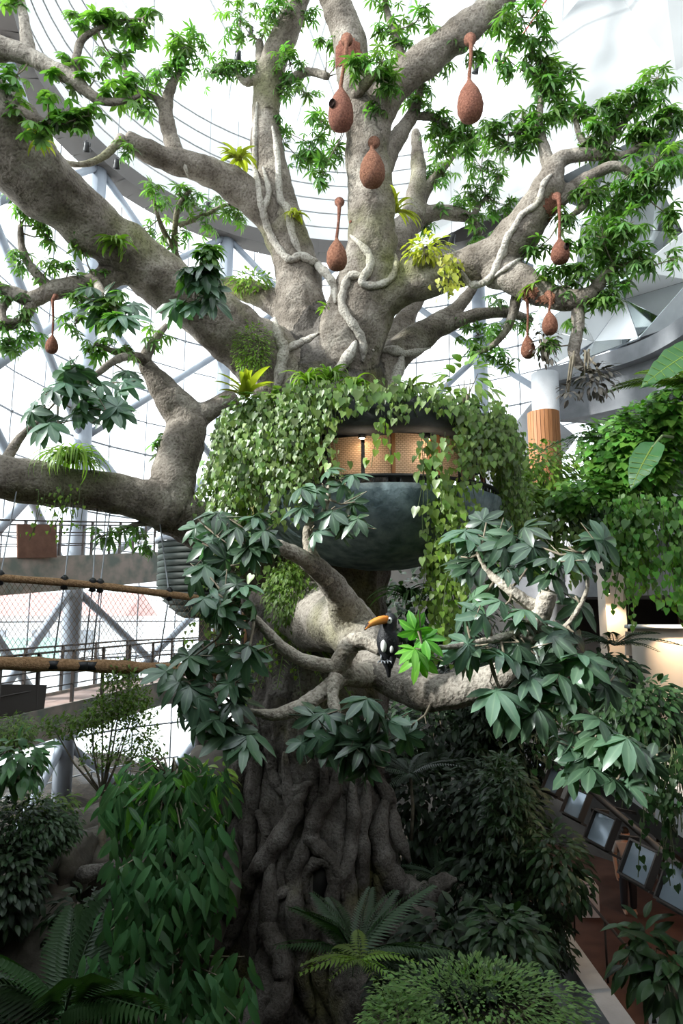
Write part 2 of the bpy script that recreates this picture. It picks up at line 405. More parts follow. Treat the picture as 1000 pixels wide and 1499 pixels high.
class Leaves:
    """gathers many copies of leaf templates into one mesh (stuff)"""
    def __init__(s): s.V = []; s.T = []; s.R = []; s.k = 0
    def put(s, tpl, M3, loc):
        v, t = tpl; s.V.append(xf(v, M3, loc)); s.T.append(t+s.k); s.k += len(v); s.R.append(np.full(len(v), R.random()))
    def build(s, name, m, parent=None, **kw):
        if not s.V: return None
        me = mesh_np(name, np.vstack(s.V), np.vstack(s.T), m, np.concatenate(s.R))
        o = bpy.data.objects.new(name, me); C.objects.link(o)
        if parent is not None: o.parent = parent; o.matrix_parent_inverse = world_of(parent).inverted()
        return tag(o, kind='stuff', **kw)
def frame(dirx, up):
    """3x3 with columns: x along dirx, z near up"""
    x = Vector(dirx).normalized(); z = Vector(up); z = z - x*z.dot(x)
    z = z.normalized() if z.length > 1e-4 else x.orthogonal().normalized()
    y = z.cross(x); return np.array([[x.x, y.x, z.x], [x.y, y.y, z.y], [x.z, y.z, z.z]])
def M4(M3, s, loc):
    m = Matrix([[M3[i][j]*s for j in range(3)]+[loc[i]] for i in range(3)]+[[0, 0, 0, 1]]); return m
def rv(s=1.0): return Vector((R.uniform(-s, s), R.uniform(-s, s), R.uniform(-s, s)))
def rball():
    while True:
        v = rv()
        if v.length_squared < 1: return v
rr = random.Random(5)
PALM = [palmate(rr, 7+i % 3) for i in range(5)]
PALM_LO = [palmate(rr, 7+i % 2, True) for i in range(4)]
HEART = heart()
OVAL = blade(1, .42, .35, .2)
OVAL_LO = blade(1, .42, .3, .25, (.45,), (1,))
PINN = [pinnate(rr) for _ in range(3)]
def struct(mb, name, m, **kw): return mb.build(name, m, kind='structure', **kw)
# ================================================================ the setting
def PZ(px, py, z):
    d = RAY(px, py); t = (z-CAM_Z)/d.z; return Vector((0, 0, CAM_Z)) + d*t
CX, CY, CR, ZR = .6, 14.7, 8.3, 19.1
def RIM(deg, z, r=CR): a = math.radians(deg); return Vector((CX+r*math.cos(a), CY+r*math.sin(a), z))
# ground outside and inside
g = MB(); g.lathe([(8.9, -.6), (60, -.6)], (CX, CY, 0), 48); struct(g, 'ground_outside', M['outside_floor'])
g = MB(); nx, ny = 34, 44; vs = []; fs = []
for j in range(ny+1):
    for i in range(nx+1):
        x = -9+13.2*i/nx; y = -3+26*j/ny
        h = -.35+.5*noise.noise(Vector((x*.35, y*.35, 0)))
        if x < -3: h += (min(-3-x, 4))*.55
        vs.append((x, y, h if x < 3.4 else -.5))
for j in range(ny):
    for i in range(nx):
        a = j*(nx+1)+i; fs.append((a, a+1, a+nx+2, a+nx+1))
g.add(vs, fs); struct(g, 'floor_forest', M['soil'])
g = MB(); g.box((6.9, 10, -.15), (6.0, 26, .3)); struct(g, 'floor_deck', M['deckfloor'], smooth=False)
g = MB(); g.bar((3.75, 5, .35), (3.75, 13.4, .35), .34, 1.0); g.bar((3.75, 13.3, .6), (3.75, 13.75, .6), .34, 2.1); struct(g, 'trim_1', M['concrete'], smooth=False)
# facade: five bays of glass between round steel columns
COLS = [188, 156.6, 123, 92, 60.6, 28]
LEV = [-.9, 3.1, 7.0, 11.0, 15.0, ZR]
for i, a in enumerate(COLS):
    t = MB(); t.tube([RIM(a, -.9), RIM(a, ZR)], .235, 20); struct(t, 'steel_column', M['steel'])
pane_cache = {}
for b in range(5):
    a0, a1 = COLS[b], COLS[b+1]
    w = thing('window_%d' % (b+1), None, None, RIM((a0+a1)/2, 0)); w['kind'] = 'structure'
    nc, nr = 4, 20; zs = [(-.9)+(ZR+.9)*k/nr for k in range(nr+1)]
    hz = (ZR+.9)/nr
    for c in range(nc):
        p0, p1 = RIM(a0+(a1-a0)*c/nc, 0, CR+.32), RIM(a0+(a1-a0)*(c+1)/nc, 0, CR+.32)
        d = p1-p0; L = d.length; key = round(L, 2)
        if key not in pane_cache:
            q = MB(); q.box((0, 0, 0), (L-.04, .014, hz-.04)); o = q.build('pane', M['glass'], smooth=False); pane_cache[key] = o.data; bpy.data.objects.remove(o)
        ang = math.atan2(d.y, d.x)
        for k in range(nr):
            m = Matrix.Translation((p0+p1)/2+Vector((0, 0, zs[k]+hz/2))) @ Matrix.Rotation(ang, 4, 'Z')
            place('pane', pane_cache[key], w, m)
        q = MB(); q.tube([p0+Vector((0, 0, -.9)), p0+Vector((0, 0, ZR))], .02, 6); q.build('mullion', M['cable'], w)
        for k in range(0, nr+1, 2):
            q.add([], [])
    for k in range(1, nr):
        q = MB(); q.tube([RIM(a0+(a1-a0)*c/nc, zs[k], CR+.30) for c in range(nc+1)], .02 if k % 2 else .028, 6)
        for c in range(nc):
            if k % 2 == 0: q.lathe([(0, -.05), (.05, -.03), (.05, .03), (0, .05)], RIM(a0+(a1-a0)*c/nc, zs[k], CR+.30), 8)
        q.build('transom', M['cable'], w)
    for k in range(5):
        for (za, zb) in ((LEV[k], LEV[k+1]), (LEV[k+1], LEV[k])):
            q = MB(); q.tube([RIM(a0, za, CR+.02), (RIM(a0, za)+RIM(a1, zb))/2, RIM(a1, zb, CR+.02)], .105, 12); struct(q, 'steel_brace', M['steel'])
# ring beam and the white boarding above it
q = MB(); n = 40
for k in range(n):
    a, c = 200-k*190/n, 200-(k+1)*190/n
    q.bar(RIM(a, ZR+.1, CR-.1), RIM(c, ZR+.1, CR-.1), .7, .5)
struct(q, 'trim_2', M['ring'], smooth=False)
for i in range(7):
    q = MB(); r0 = CR-.25-.07*i
    q.lathe([(r0, ZR+.42+i*.5), (r0-.05, ZR+.42+i*.5+.46), (r0+.06, ZR+.42+i*.5+.46), (r0+.1, ZR+.42+i*.5)], (CX, CY, 0), 40, math.radians(8), math.radians(202))
    struct(q, 'trim_%d' % (i+3), M['white'], smooth=False)
# glazed roof
ZT = 24.0
rf = thing('ceiling', None, None, (0, 10, ZT)); rf['kind'] = 'structure'
q = MB(); q.box((0, 0, 0), (3.95, 3.95, .02)); o = q.build('pane', M['glass'], smooth=False); pm = o.data; bpy.data.objects.remove(o)
for i in range(5):
    for j in range(7): place('pane', pm, rf, Matrix.Translation((-8+4*i, -1+4*j, ZT)))
for i in range(6):
    q = MB(); q.bar((-10+4*i, -3, ZT), (-10+4*i, 25, ZT), .12, .2); q.build('beam', M['white'], rf, smooth=False)
for j in range(8):
    q = MB(); q.bar((-10, -3+4*j, ZT), (10, -3+4*j, ZT), .12, .2); q.build('beam', M['white'], rf, smooth=False)
for i in range(8):
    q = MB(); q.bar((-10+2.5*i, 3, ZT-.5), (-10+2.5*i+6, 25, ZT-.5), .06, .06); q.bar((-10+2.5*i+6, 3, ZT-.6), (-10+2.5*i, 25, ZT-.6), .06, .06); q.build('beam', M['white'], rf, smooth=False)
# solid walls beside and behind the viewer
q = MB(); q.bar((-7.35, -3, 4.5), (-7.35, 11.9, 4.5), .3, 11); struct(q, 'wall_left', M['dark_wall'], smooth=False)
q = MB(); q.bar((-7.5, -3, 5.1), (10, -3, 5.1), .3, 12.2); struct(q, 'wall_back', M['dark_wall'], smooth=False)
for nm, p0, p1, z0 in (('window_6', Vector((-7.35, -3, 0)), Vector((-7.35, 11.9, 0)), 10), ('window_7', Vector((-7.5, -3, 0)), Vector((10, -3, 0)), 11.2)):  # unseen glazing added for front light, sills set to keep the base dim
    w = thing(nm, None, None, (p0+p1)/2); w['kind'] = 'structure'
    d = p1-p0; nc = 6; ang = math.atan2(d.y, d.x); L = d.length/nc; hz = (ZT-z0)/4
    q = MB(); q.box((0, 0, 0), (L-.06, .014, hz-.06)); o = q.build('pane', M['glass'], smooth=False); pm2 = o.data; bpy.data.objects.remove(o)
    for i in range(nc):
        for k in range(4): place('pane', pm2, w, Matrix.Translation(p0+d*(i+.5)/nc+Vector((0, 0, z0+hz*(k+.5)))) @ Matrix.Rotation(ang, 4, 'Z'))
    for i in range(nc+1): q = MB(); q.bar(p0+d*i/nc+Vector((0, 0, z0)), p0+d*i/nc+Vector((0, 0, ZT)), .08); q.build('mullion', M['steel'], w, smooth=False)
    for k in range(1, 4): q = MB(); q.bar(p0+Vector((0, 0, z0+hz*k)), p1+Vector((0, 0, z0+hz*k)), .06); q.build('transom', M['steel'], w, smooth=False)
q = MB(); q.box((1.3, -1.1, 11.4), (17.2, 3.8, .4)); struct(q, 'slab_shading', M['concrete_dark'], smooth=False)  # unseen slab added overhead to shade the lower planting
q = MB(); q.lathe([(CR-.75, -.6), (CR-.7, 8.1), (CR-.35, 8.1), (CR-.3, -.6), (CR-.75, -.6)], (CX, CY, 0), 30, math.radians(22), math.radians(97)); struct(q, 'wall_dark_screen', M['dark_wall'])  # dark wall added behind the thicket to block the bright glass
q = MB(); q.bar((9.9, -3, 11.5), (9.9, 21, 11.5), .3, 25); struct(q, 'wall_right', M['concrete_dark'], smooth=False)
q = MB(); q.bar((7.95, 18.6, 11.5), (9.9, 18.6, 11.5), .3, 25); struct(q, 'wall_far', M['concrete_dark'], smooth=False)

# ---- the terraced building on the right
def edge(pxs, z): return [PZ(a, b, z) for a, b in pxs]
def slab(pts, z0, z1, back=9.7):
    lo = [Vector((p.x, p.y, z0)) for p in pts]
    poly = lo+[Vector((back, lo[-1].y-.5, z0)), Vector((back, lo[0].y+.6, z0))]
    return MB().prism(poly, (0, 0, z1-z0))
top = spline([tuple(p)[:2]+(0,) for p in edge([(786, 541), (850, 527), (935, 500), (1000, 462), (1050, 415)], 12.5)], 5)
top = [Vector(p) for p in top]
struct(slab(top, 12.1, 12.5), 'slab_terrace', M['concrete_grey'], smooth=False)
ins = [p+Vector((.28, .12, 0)) for p in top]
struct(slab(ins, 11.15, 12.1), 'wall_terrace', M['concrete_grey'], smooth=False)
q = MB(); q.tube([P(797, 640, 16.3)+Vector((0, 0, -6)), Vector((P(797, 540, 16.3).x, 16.3, 12.2))], .33, 24); wr = struct(q, 'column_terrace', M['concrete'])
zc0, zc1 = P(797, 720, 16.3).z, P(797, 605, 16.3).z; cxp = P(797, 640, 16.3).x
for k in range(26):
    a = 2*PI*k/26; q = MB(); cpt = Vector((cxp+.365*math.cos(a), 16.3+.365*math.sin(a), (zc0+zc1)/2))
    q.box(cpt, (.04, .082, zc1-zc0), Matrix.Rotation(a, 3, 'Z')); q.build('slat', M['wood'], wr, smooth=False)
q = MB(); q.prism([P(a, b, 18.2) for a, b in ((700, 700), (738, 640), (788, 578), (806, 607), (845, 640), (800, 700), (760, 740))], (0, 1.2, 0)); struct(q, 'slab_stair', M['concrete'], smooth=False)
ln = [Vector((4.2, 17.4, 0)), Vector((5.0, 16.2, 0)), Vector((6.0, 14.6, 0)), Vector((7.0, 13.2, 0)), Vector((8.2, 11.8, 0)), Vector((9.4, 10.6, 0))]
def bnd(off, z0, z1, name, m):
    pts = [p+Vector((off*.8, off*.55, 0)) for p in ln]
    struct(slab(pts, z0, z1), name, m, smooth=False)
bnd(0, 7.82, 8.75, 'slab_balcony', M['concrete'])
bnd(.18, 7.36, 7.82, 'trim_12', M['concrete_grey'])
bnd(.35, 7.2, 7.36, 'trim_13', M['dark_wall'])
bnd(.1, 6.66, 7.2, 'trim_14', M['concrete_grey'])
bnd(.15, 2.9, 3.05, 'slab_gallery', M['concrete_dark'])
# the white parapet of the lower gallery
q = MB(); q.bar((5.35, 15.4, 3.3), (4.95, 7.5, 3.3), .18, .62); struct(q, 'trim_15', M['white'], smooth=False)
q = MB(); q.bar((5.5, 15.4, 2.85), (5.1, 7.5, 2.85), .5, .3); struct(q, 'trim_16', M['dark_wall'], smooth=False)
q = MB(); q.bar((8.6, 17.5, 4.9), (9.6, 8, 4.9), .2, 3.8); struct(q, 'wall_room', M['brown'], smooth=False)
q = MB(); q.bar((5.6, 17.6, 4.9), (8.6, 17.6, 4.9), .2, 3.8); struct(q, 'wall_alcove', M['dark_wall'], smooth=False)
q = MB(); q.box(P(897, 905, 14.6)+Vector((0, 0, -.2)), (.42, .42, 3.4)); struct(q, 'column_room', M['plaster'], smooth=False)
# sloping white soffit at the top right, its hose, and the faceted mirror wall beneath it
sf = [P(1160, 90, 12.5), P(1000, 168, 14), P(600, 372, 21), P(560, 372, 22.2), P(740, 235, 21.5), P(862, -20, 15), P(960, -160, 12.5)]
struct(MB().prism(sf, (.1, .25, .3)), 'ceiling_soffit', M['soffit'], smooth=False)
q = MB(); q.tube([P(895, -90, 13.2), P(800, 5, 15.2)+Vector((0, -.2, 0)), P(735, 95, 17)], .022, 6); q.build('hose', M['red'], label='thin red hose running along the edge of the white roof soffit', cat='hose')
mw = thing('mirror_facets', 'faceted wall of mirrored and white triangles above the grey terrace', 'mirror wall', P(930, 400, 15.5))
FC = [((780, 250), (905, 215), (850, 330), 1), ((905, 215), (1010, 165), (960, 260), 1), ((905, 215), (960, 260), (850, 330), 0), ((1010, 165), (1080, 250), (960, 260), 1),
      ((960, 260), (1080, 250), (1000, 340), 0), ((850, 330), (960, 260), (917, 335), 0), ((960, 260), (1000, 340), (917, 335), 1), ((850, 330), (917, 335), (840, 440), 1),
      ((840, 440), (917, 335), (930, 396), 1), ((917, 335), (1000, 340), (930, 396), 1), ((1000, 340), (1080, 330), (1010, 410), 1), ((930, 396), (1000, 340), (1010, 410), 0),
      ((930, 396), (1010, 410), (915, 438), 0), ((840, 440), (930, 396), (915, 438), 1), ((1010, 410), (1080, 400), (1010, 470), 1), ((915, 438), (1010, 410), (935, 495), 1),
      ((1010, 410), (1010, 470), (935, 495), 1), ((840, 440), (915, 438), (870, 500), 0), ((915, 438), (935, 495), (870, 500), 0), ((780, 250), (850, 330), (780, 380), 0),
      ((780, 380), (850, 330), (840, 440), 0), ((780, 380), (840, 440), (790, 480), 1), ((840, 440), (870, 500), (790, 480), 0), ((790, 480), (870, 500), (800, 540), 0), ((870, 500), (935, 495), (840, 530), 1)]
rz_ = random.Random(3); dep = {}
def fpt(a):
    if a not in dep: dep[a] = P(a[0], a[1], 17.6 - (a[0]-780)*.0085 + rz_.uniform(-.8, .8))
    return dep[a]
for (a, b, c, k) in FC:
    A, B, D = fpt(a), fpt(b), fpt(c); ctr = (A+B+D)/3
    q = MB(); tri = [p+(ctr-p)*.015 for p in (A, B, D)]; nn = (B-A).cross(D-A).normalized()
    if nn.y < 0: nn = -nn
    q.prism(tri, nn*.05); q.build('facet', M['mirror'] if k else M['white'], mw, smooth=False, label='mirrored facet' if k else 'white facet')
# beyond the glass: a red roofed house and green hoarding far left
hs = thing('house', 'pale house with a red roof lightened to look overexposed outside the glass, beyond the upper walkway', 'house', (-14, 33, -.6))
q = MB(); q.box((-14.5, 36, 2.9), (7, 5, 7)); q.build('wall', M['white'], hs, smooth=False)
q = MB(); q.prism([(-19, 33, 6.3), (-19, 39, 6.3), (-19, 36, 7.5)], (8.6, 0, 0)); q.build('roof', M['roof_red'], hs, smooth=False)
for k in range(3):
    q = MB(); q.box((-16.6+2.1*k, 33.45, 5.1), (.8, .12, 1.0)); q.build('window', M['cable'], hs, smooth=False)
pw = MB(); pw.box((-12.6, 26, 2), (6, .5, 5.2)); pw.build('podium_wall', M['white'], smooth=False, kind='structure')
q = MB()
for k in range(4): q.box((-14.4+1.15*k, 25.6, 5.0), (1.1, .08, .95))
q.build('hoarding', M['hoarding'], smooth=False, label='green site hoarding standing outside the glass at the far left', cat='hoarding')
#@@TREE
# ================================================================ the giant tree
TREE = thing('giant_tree', 'giant sculpted rainforest tree rising through the glasshouse, with spreading grey limbs', 'tree', (-.6, 12.6, -.4))
# each limb: rows of (pixel x, pixel y, distance, radius in pixels at that distance)
LIMBS = {
'trunk': [(460,1600,12.6,165),(455,1480,12.6,142),(453,1380,12.6,122),(455,1250,12.6,108),(455,1100,12.6,104),(460,950,12.7,104),(465,800,12.8,104),(478,650,12.8,98),(482,560,12.8,86),(480,500,12.8,60)],
'L1': [(440,560,12.6,62),(372,512,12.2,50),(300,455,11.6,45),(232,405,11,41),(170,358,10.4,42),(110,308,9.8,46),(55,260,9.2,56),(5,205,8.7,68),(-60,150,8.2,75),(-160,70,7.6,75)],
'L2': [(448,540,12.9,54),(440,450,12.9,40),(434,395,12.9,36),(414,325,12.8,33),(398,260,12.7,28),(390,200,12.6,25),(390,140,12.5,24),(404,80,12.4,23),(430,20,12.2,20),(452,-50,12,18)],
'L2b': [(408,330,12.8,30),(372,292,12.5,27),(332,264,12.2,25),(290,246,11.8,22),(247,234,11.4,20),(208,216,11,17),(182,200,10.8,13)],
'L3': [(488,570,12.5,62),(512,490,12.2,52),(535,420,12,46),(544,350,11.9,40),(541,290,11.8,37),(537,230,11.7,34),(530,170,11.6,31),(520,110,11.5,29),(508,50,11.4,28),(492,5,11.3,26),(470,-50,11.2,25)],
'L3b': [(545,215,11.7,26),(560,155,11.5,27),(592,113,11.3,26),(640,75,11.1,26),(690,35,10.9,26),(745,-15,10.7,24)],
'L4': [(515,500,12.2,50),(540,445,12.1,45),(575,420,12,38),(622,407,11.8,32),(670,395,11.5,29),(720,375,11.2,31),(762,342,10.9,33),(790,298,10.6,28),(806,262,10.4,22),(813,240,10.4,15),(832,229,10.4,12),(858,226,10.4,11),(885,227,10.4,8),(915,226,10.3,6),(945,208,10.3,4)],
'L4d': [(800,305,10.6,19),(832,280,10.5,13),(865,258,10.4,10),(900,243,10.3,8),(925,256,10.3,5)],
'L4e': [(728,393,11.2,30),(768,415,10.9,25),(800,432,10.7,20),(835,440,10.5,17),(865,430,10.4,13),(885,405,10.3,8),(900,388,10.3,5)],
'L5a': [(545,560,13.3,28),(575,500,13.6,20),(598,460,13.8,15),(615,430,14,11),(625,400,14,7)],
'L5b': [(548,560,13,28),(585,515,13.1,24),(630,482,13.2,20),(665,455,13.3,12),(690,425,13.4,8),(705,400,13.4,5)],
'L5c': [(625,488,13.2,16),(670,470,13.2,11),(705,460,13.2,10),(745,458,13.2,8),(780,470,13.2,5)],
'L6': [(550,420,13.2,28),(585,350,13.6,24),(605,315,13.8,20),(612,270,14,15),(611,225,14.1,11),(608,190,14.1,7)],
'L6b': [(598,328,13.8,16),(640,310,13.9,13),(675,315,14,10),(692,322,14,7),(704,342,14,4)],
'L7': [(450,480,13.3,22),(395,440,13.6,20),(360,425,13.8,18),(320,420,14,14),(280,415,14.2,9)],
'L8': [(440,860,12.4,52),(370,815,12,42),(315,785,11.6,36),(275,760,11.3,36),(240,742,11.1,38),(190,726,10.8,30),(120,716,10.4,30),(50,705,10,32),(-20,695,9.7,34),(-140,680,9.2,36)],
'L8u': [(252,745,11.1,34),(255,695,11.2,34),(268,650,11.3,33),(272,615,11.4,29),(248,580,11.3,25),(224,550,11.2,17),(212,528,11.1,11),(225,500,11.1,7),(245,475,11.1,4)],
'L8p': [(272,622,11.4,19),(305,602,11.4,16),(345,580,11.5,15)],
'L9': [(175,395,10.6,24),(140,415,10.4,18),(105,420,10.2,16),(75,426,10.1,15),(45,438,10,13),(15,427,9.9,10),(-20,415,9.8,8)],
'L10': [(440,900,11.4,52),(478,905,10,46),(510,918,8.8,40),(545,965,7.8,28),(590,1000,7.3,28),(640,1013,6.9,28),(700,1004,6.7,25),(750,982,6.5,21),(775,945,6.4,17),(790,905,6.3,15),(804,866,6.2,13)],
'L10u': [(518,915,8.5,32),(497,870,8.0,22),(475,842,7.7,18),(445,818,7.4,13),(415,803,7.2,11),(400,795,7.1,8),(388,780,7.0,5)],
'L10p': [(545,985,7.6,18),(520,990,7.2,17),(496,984,7.1,15),(505,958,7,15),(518,940,6.95,14),(540,942,6.9,11),(558,955,6.8,7)],
}
TWIGS = {   # thin branches: parent limb, rows as above
'L1b': ('L1', [(-140,55,8,40),(-40,70,8,28),(8,72,8,19),(42,82,8,15),(72,98,8,13),(105,114,8,13),(125,132,8,10),(150,148,8,7),(180,148,8,5),(205,140,8,3)]),
'L1c': ('L1', [(44,88,8,14),(38,50,8,10),(34,20,8,8),(26,-25,8,7)]),
'L1d': ('L1', [(108,116,8,9),(112,85,8,7),(119,60,8,6),(142,43,8,4),(180,30,8,3),(208,28,8,2)]),
'L1e': ('L1', [(10,135,8.3,10),(22,155,8.1,8),(50,172,8,6),(75,180,8,4)]),
'L1f': ('L1', [(178,203,10.8,9),(170,212,10.7,7),(150,230,10.6,6),(125,240,10.5,5),(98,238,10.4,4),(80,218,10.4,3)]),
'L2c': ('L2b', [(262,240,11.5,14),(251,205,11.6,13),(243,170,11.5,12),(245,145,11.5,10),(254,120,11.4,7),(266,98,11.4,4)]),
'L2d': ('L2b', [(244,170,11.5,9),(228,143,11.4,7),(202,135,11.2,6),(188,118,11.1,5),(180,90,11,3)]),
'L2e': ('L2', [(391,180,12.5,16),(382,130,12.4,12),(372,118,12.3,9),(358,120,12.3,6),(345,105,12.3,3)]),
'L2f': ('L2', [(392,165,12.4,12),(382,100,12.4,9),(380,60,12.4,6)]),
'L2g': ('L2', [(420,120,12.4,8),(450,105,12.2,7),(480,112,12,6)]),
'L3c': ('L3', [(550,268,11.8,20),(568,225,11.9,17),(590,190,12,13),(606,165,12,10),(613,140,12,7),(618,115,12,4)]),
'L3e': ('L3', [(606,170,12,7),(635,172,12,6),(655,185,12,4),(668,200,12,2)]),
'L3f': ('L3', [(520,140,11.3,9),(540,118,10.9,8),(552,108,10.8,6)]),
'L3g': ('L3b', [(600,112,11.3,8),(580,60,11.2,7),(568,20,11.2,5),(560,-20,11,4)]),
'L4b': ('L4', [(806,255,10.5,12),(796,215,10.5,9),(789,185,10.5,7),(791,150,10.4,5),(793,112,10.4,3)]),
'L4h': ('L4', [(790,190,10.5,5),(770,191,10.5,4),(745,197,10.5,3)]),
'L4c': ('L4', [(873,226,10.4,8),(850,202,10.4,5),(842,170,10.4,4),(838,150,10.4,2)]),
'L4i': ('L4', [(876,226,10.4,8),(905,190,10.4,5),(928,155,10.3,3),(945,130,10.3,2)]),
'L4j': ('L4d', [(856,265,10.4,8),(857,295,10.4,7),(842,312,10.4,5),(820,325,10.4,3)]),
'L4k': ('L4e', [(845,440,10.5,10),(846,480,10.5,10),(840,518,10.5,9),(852,538,10.5,6),(872,545,10.5,3)]),
'L4f': ('L4e', [(757,425,11.2,9),(752,455,11.3,8),(740,485,11.4,6),(716,510,11.5,4),(690,518,11.6,2)]),
'L6c': ('L6', [(616,295,14,10),(634,262,14,7),(655,240,14,5),(668,222,14,3)]),
'L6d': ('L6b', [(692,318,14,6),(702,300,14,4),(712,288,14,2)]),
'L8c': ('L8', [(10,672,10,9),(30,640,10,6),(60,615,10,4),(85,608,10,2)]),
'L8b': ('L8u', [(214,528,11.1,9),(192,521,10.6,7),(168,528,9.9,6),(145,545,9.2,5),(115,568,8.6,4),(85,585,8.4,3)]),
'L8f': ('L8u', [(192,521,10.6,6),(165,514,10.4,5),(140,503,10.2,3)]),
'L1g': ('L1', [(292,448,11.4,9),(288,425,10.2,7),(288,405,9.3,6),(300,385,8.9,4)]),
'L1h': ('L9', [(140,412,10.3,8),(150,430,9.6,6),(165,450,9.1,5),(180,468,8.9,3)]),
'L7b': ('L7', [(285,415,14.2,8),(259,378,13.8,6),(256,340,13.4,5),(262,300,13,4),(280,278,12.8,3)]),
'L7c': ('L7', [(258,372,13.8,5),(236,330,13,4),(222,285,12.4,3)]),
'L7d': ('L7', [(262,330,13.3,4),(300,315,13.2,4),(330,300,13.2,3),(352,300,13.2,2)]),
'L8g': ('L9', [(140,420,10.3,6),(125,450,10,5),(112,470,9.8,3)]),
'L8e': ('L8', [(330,770,11.4,8),(260,768,11.2,6),(215,765,11,5),(185,772,10.8,3)]),
'L9b': ('L9', [(77,425,10.1,9),(46,392,10,7),(32,362,10,6),(30,330,10,4)]),
'L9c': ('L9', [(52,436,10,9),(32,468,10,8),(5,478,10,6),(-15,470,10,5)]),
'L9d': ('L9', [(20,428,9.9,7),(5,450,9.9,6),(8,470,9.9,5),(32,470,10,6)]),
'L10s': ('L10u', [(480,850,7.7,13),(458,815,7.5,10),(450,785,7.5,8),(454,765,7.5,6),(459,750,7.5,3)]),
'L10f': ('L10u', [(405,798,7.1,7),(392,806,7,5),(376,812,6.9,3)]),
'L10a': ('L10p', [(512,982,7.1,14),(475,974,7,11),(440,965,6.9,10),(410,945,6.8,9),(385,918,6.7,7),(365,898,6.6,6),(350,884,6.6,3)]),
'L10b': ('L10p', [(500,992,7.1,13),(470,1015,7,12),(440,1034,6.9,11),(405,1046,6.8,9),(375,1043,6.7,5),(350,1038,6.7,3)]),
'L10c': ('L10p', [(492,990,7,12),(487,1015,6.9,9),(492,1050,6.8,8),(497,1090,6.7,6),(502,1125,6.6,3)]),
'L10h': ('L10', [(795,905,6.3,8),(770,915,6.2,7),(750,928,6.1,6),(700,940,6,5),(660,947,5.9,4),(622,948,5.8,3)]),
'L10d': ('L10', [(775,962,6.4,11),(810,1000,6.2,8),(840,1030,6.1,8),(865,1055,6,7),(900,1080,5.9,5),(930,1090,5.8,3),(962,1100,5.7,2)]),
'L10e': ('L10', [(798,892,6.3,10),(772,882,6.3,10),(745,862,6.3,8),(715,838,6.4,5),(700,812,6.5,3)]),
'L10g': ('L10', [(795,930,6.3,6),(830,915,6.2,4),(860,860,6.2,3),(852,810,6.2,2)]),
'L10i': ('L10u', [(470,760,7.5,4),(480,730,7.5,4),(482,700,7.5,3)]),
}
def world_rows(rows, sub=5):
    a = spline(rows, sub)
    return [(P(r[0], r[1], r[2]), max(.006, r[3]/1000*r[2])) for r in a]
SK = []          # (limb, point, radius, along)
PARENT = {k: k for k in LIMBS}
for k, (p, rows) in TWIGS.items(): PARENT[k] = p
big = MB(); tw = {}
def lumpy(r, i, k): return r*(1+(.015 if r > .3 else .05)*math.sin(i*1.3+len(k))+(.01 if r > .3 else .04)*math.sin(i*2.9))
for k, rows in list(LIMBS.items())+[(k, v[1]) for k, v in TWIGS.items()]:
    wr_ = world_rows(rows); al = 0
    for i, (p, r) in enumerate(wr_):
        if i: al += (p-wr_[i-1][0]).length
        SK.append((k, p, r, al))
    pts = [p for p, r in wr_]; rad = [lumpy(r, i, k) for i, (p, r) in enumerate(wr_)]
    if k in LIMBS: big.tube(pts, rad, 18)
    if k in TWIGS or min(rad) < .09:
        use = [(p, r) for p, r in zip(pts, rad) if k in TWIGS or r < .12]
        if k in TWIGS: tw.setdefault(k, []).append(use)
        else: tw.setdefault(k, []).append(use)
# buttress flares and under-bark swellings of the trunk base
for k in range(9):
    a = 2*PI*k/9+.2; c = P(457, 1400, 12.6); e = 1.75+.3*math.sin(k*2.1)
    pts = [Vector((c.x+math.cos(a)*r, 12.6+math.sin(a)*r, z)) for r, z in ((1.0, 4.6), (1.12, 3.0), (1.35, 1.6), (e, .6), (e+.5, -.4))]
    big.tube([Vector(x) for x in spline([tuple(p) for p in pts], 4)], [.18+.012*i for i in range(17)], 10)
bo = big.build('tmp', M['bark'])
md = bo.modifiers.new('r', 'REMESH'); md.mode = 'VOXEL'; md.voxel_size = .043; md.use_smooth_shade = True
m2 = bo.modifiers.new('s', 'SMOOTH'); m2.factor = .5; m2.iterations = 7
dg = bpy.context.evaluated_depsgraph_get()
me = bpy.data.meshes.new_from_object(bo.evaluated_get(dg)); bpy.data.objects.remove(bo)
nv = len(me.vertices); co = np.empty(nv*3, np.float32); me.vertices.foreach_get('co', co); co = co.reshape(-1, 3)
nrm = np.empty(nv*3, np.float32); me.vertices.foreach_get('normal', nrm); nrm = nrm.reshape(-1, 3)
sk = [s for s in SK if s[0] in LIMBS]; names = sorted(LIMBS); sid = np.array([names.index(s[0]) for s in sk])
sp = np.array([tuple(s[1]) for s in sk]); sr = np.array([s[2] for s in sk]); sal = np.array([s[3] for s in sk])
best = np.full(nv, 1e9); near = np.zeros(nv, int)
for i in range(len(sk)):
    d = np.linalg.norm(co-sp[i], axis=1)-sr[i]
    w = d < best; best[w] = d[w]; near[w] = i
lim = sid[near]
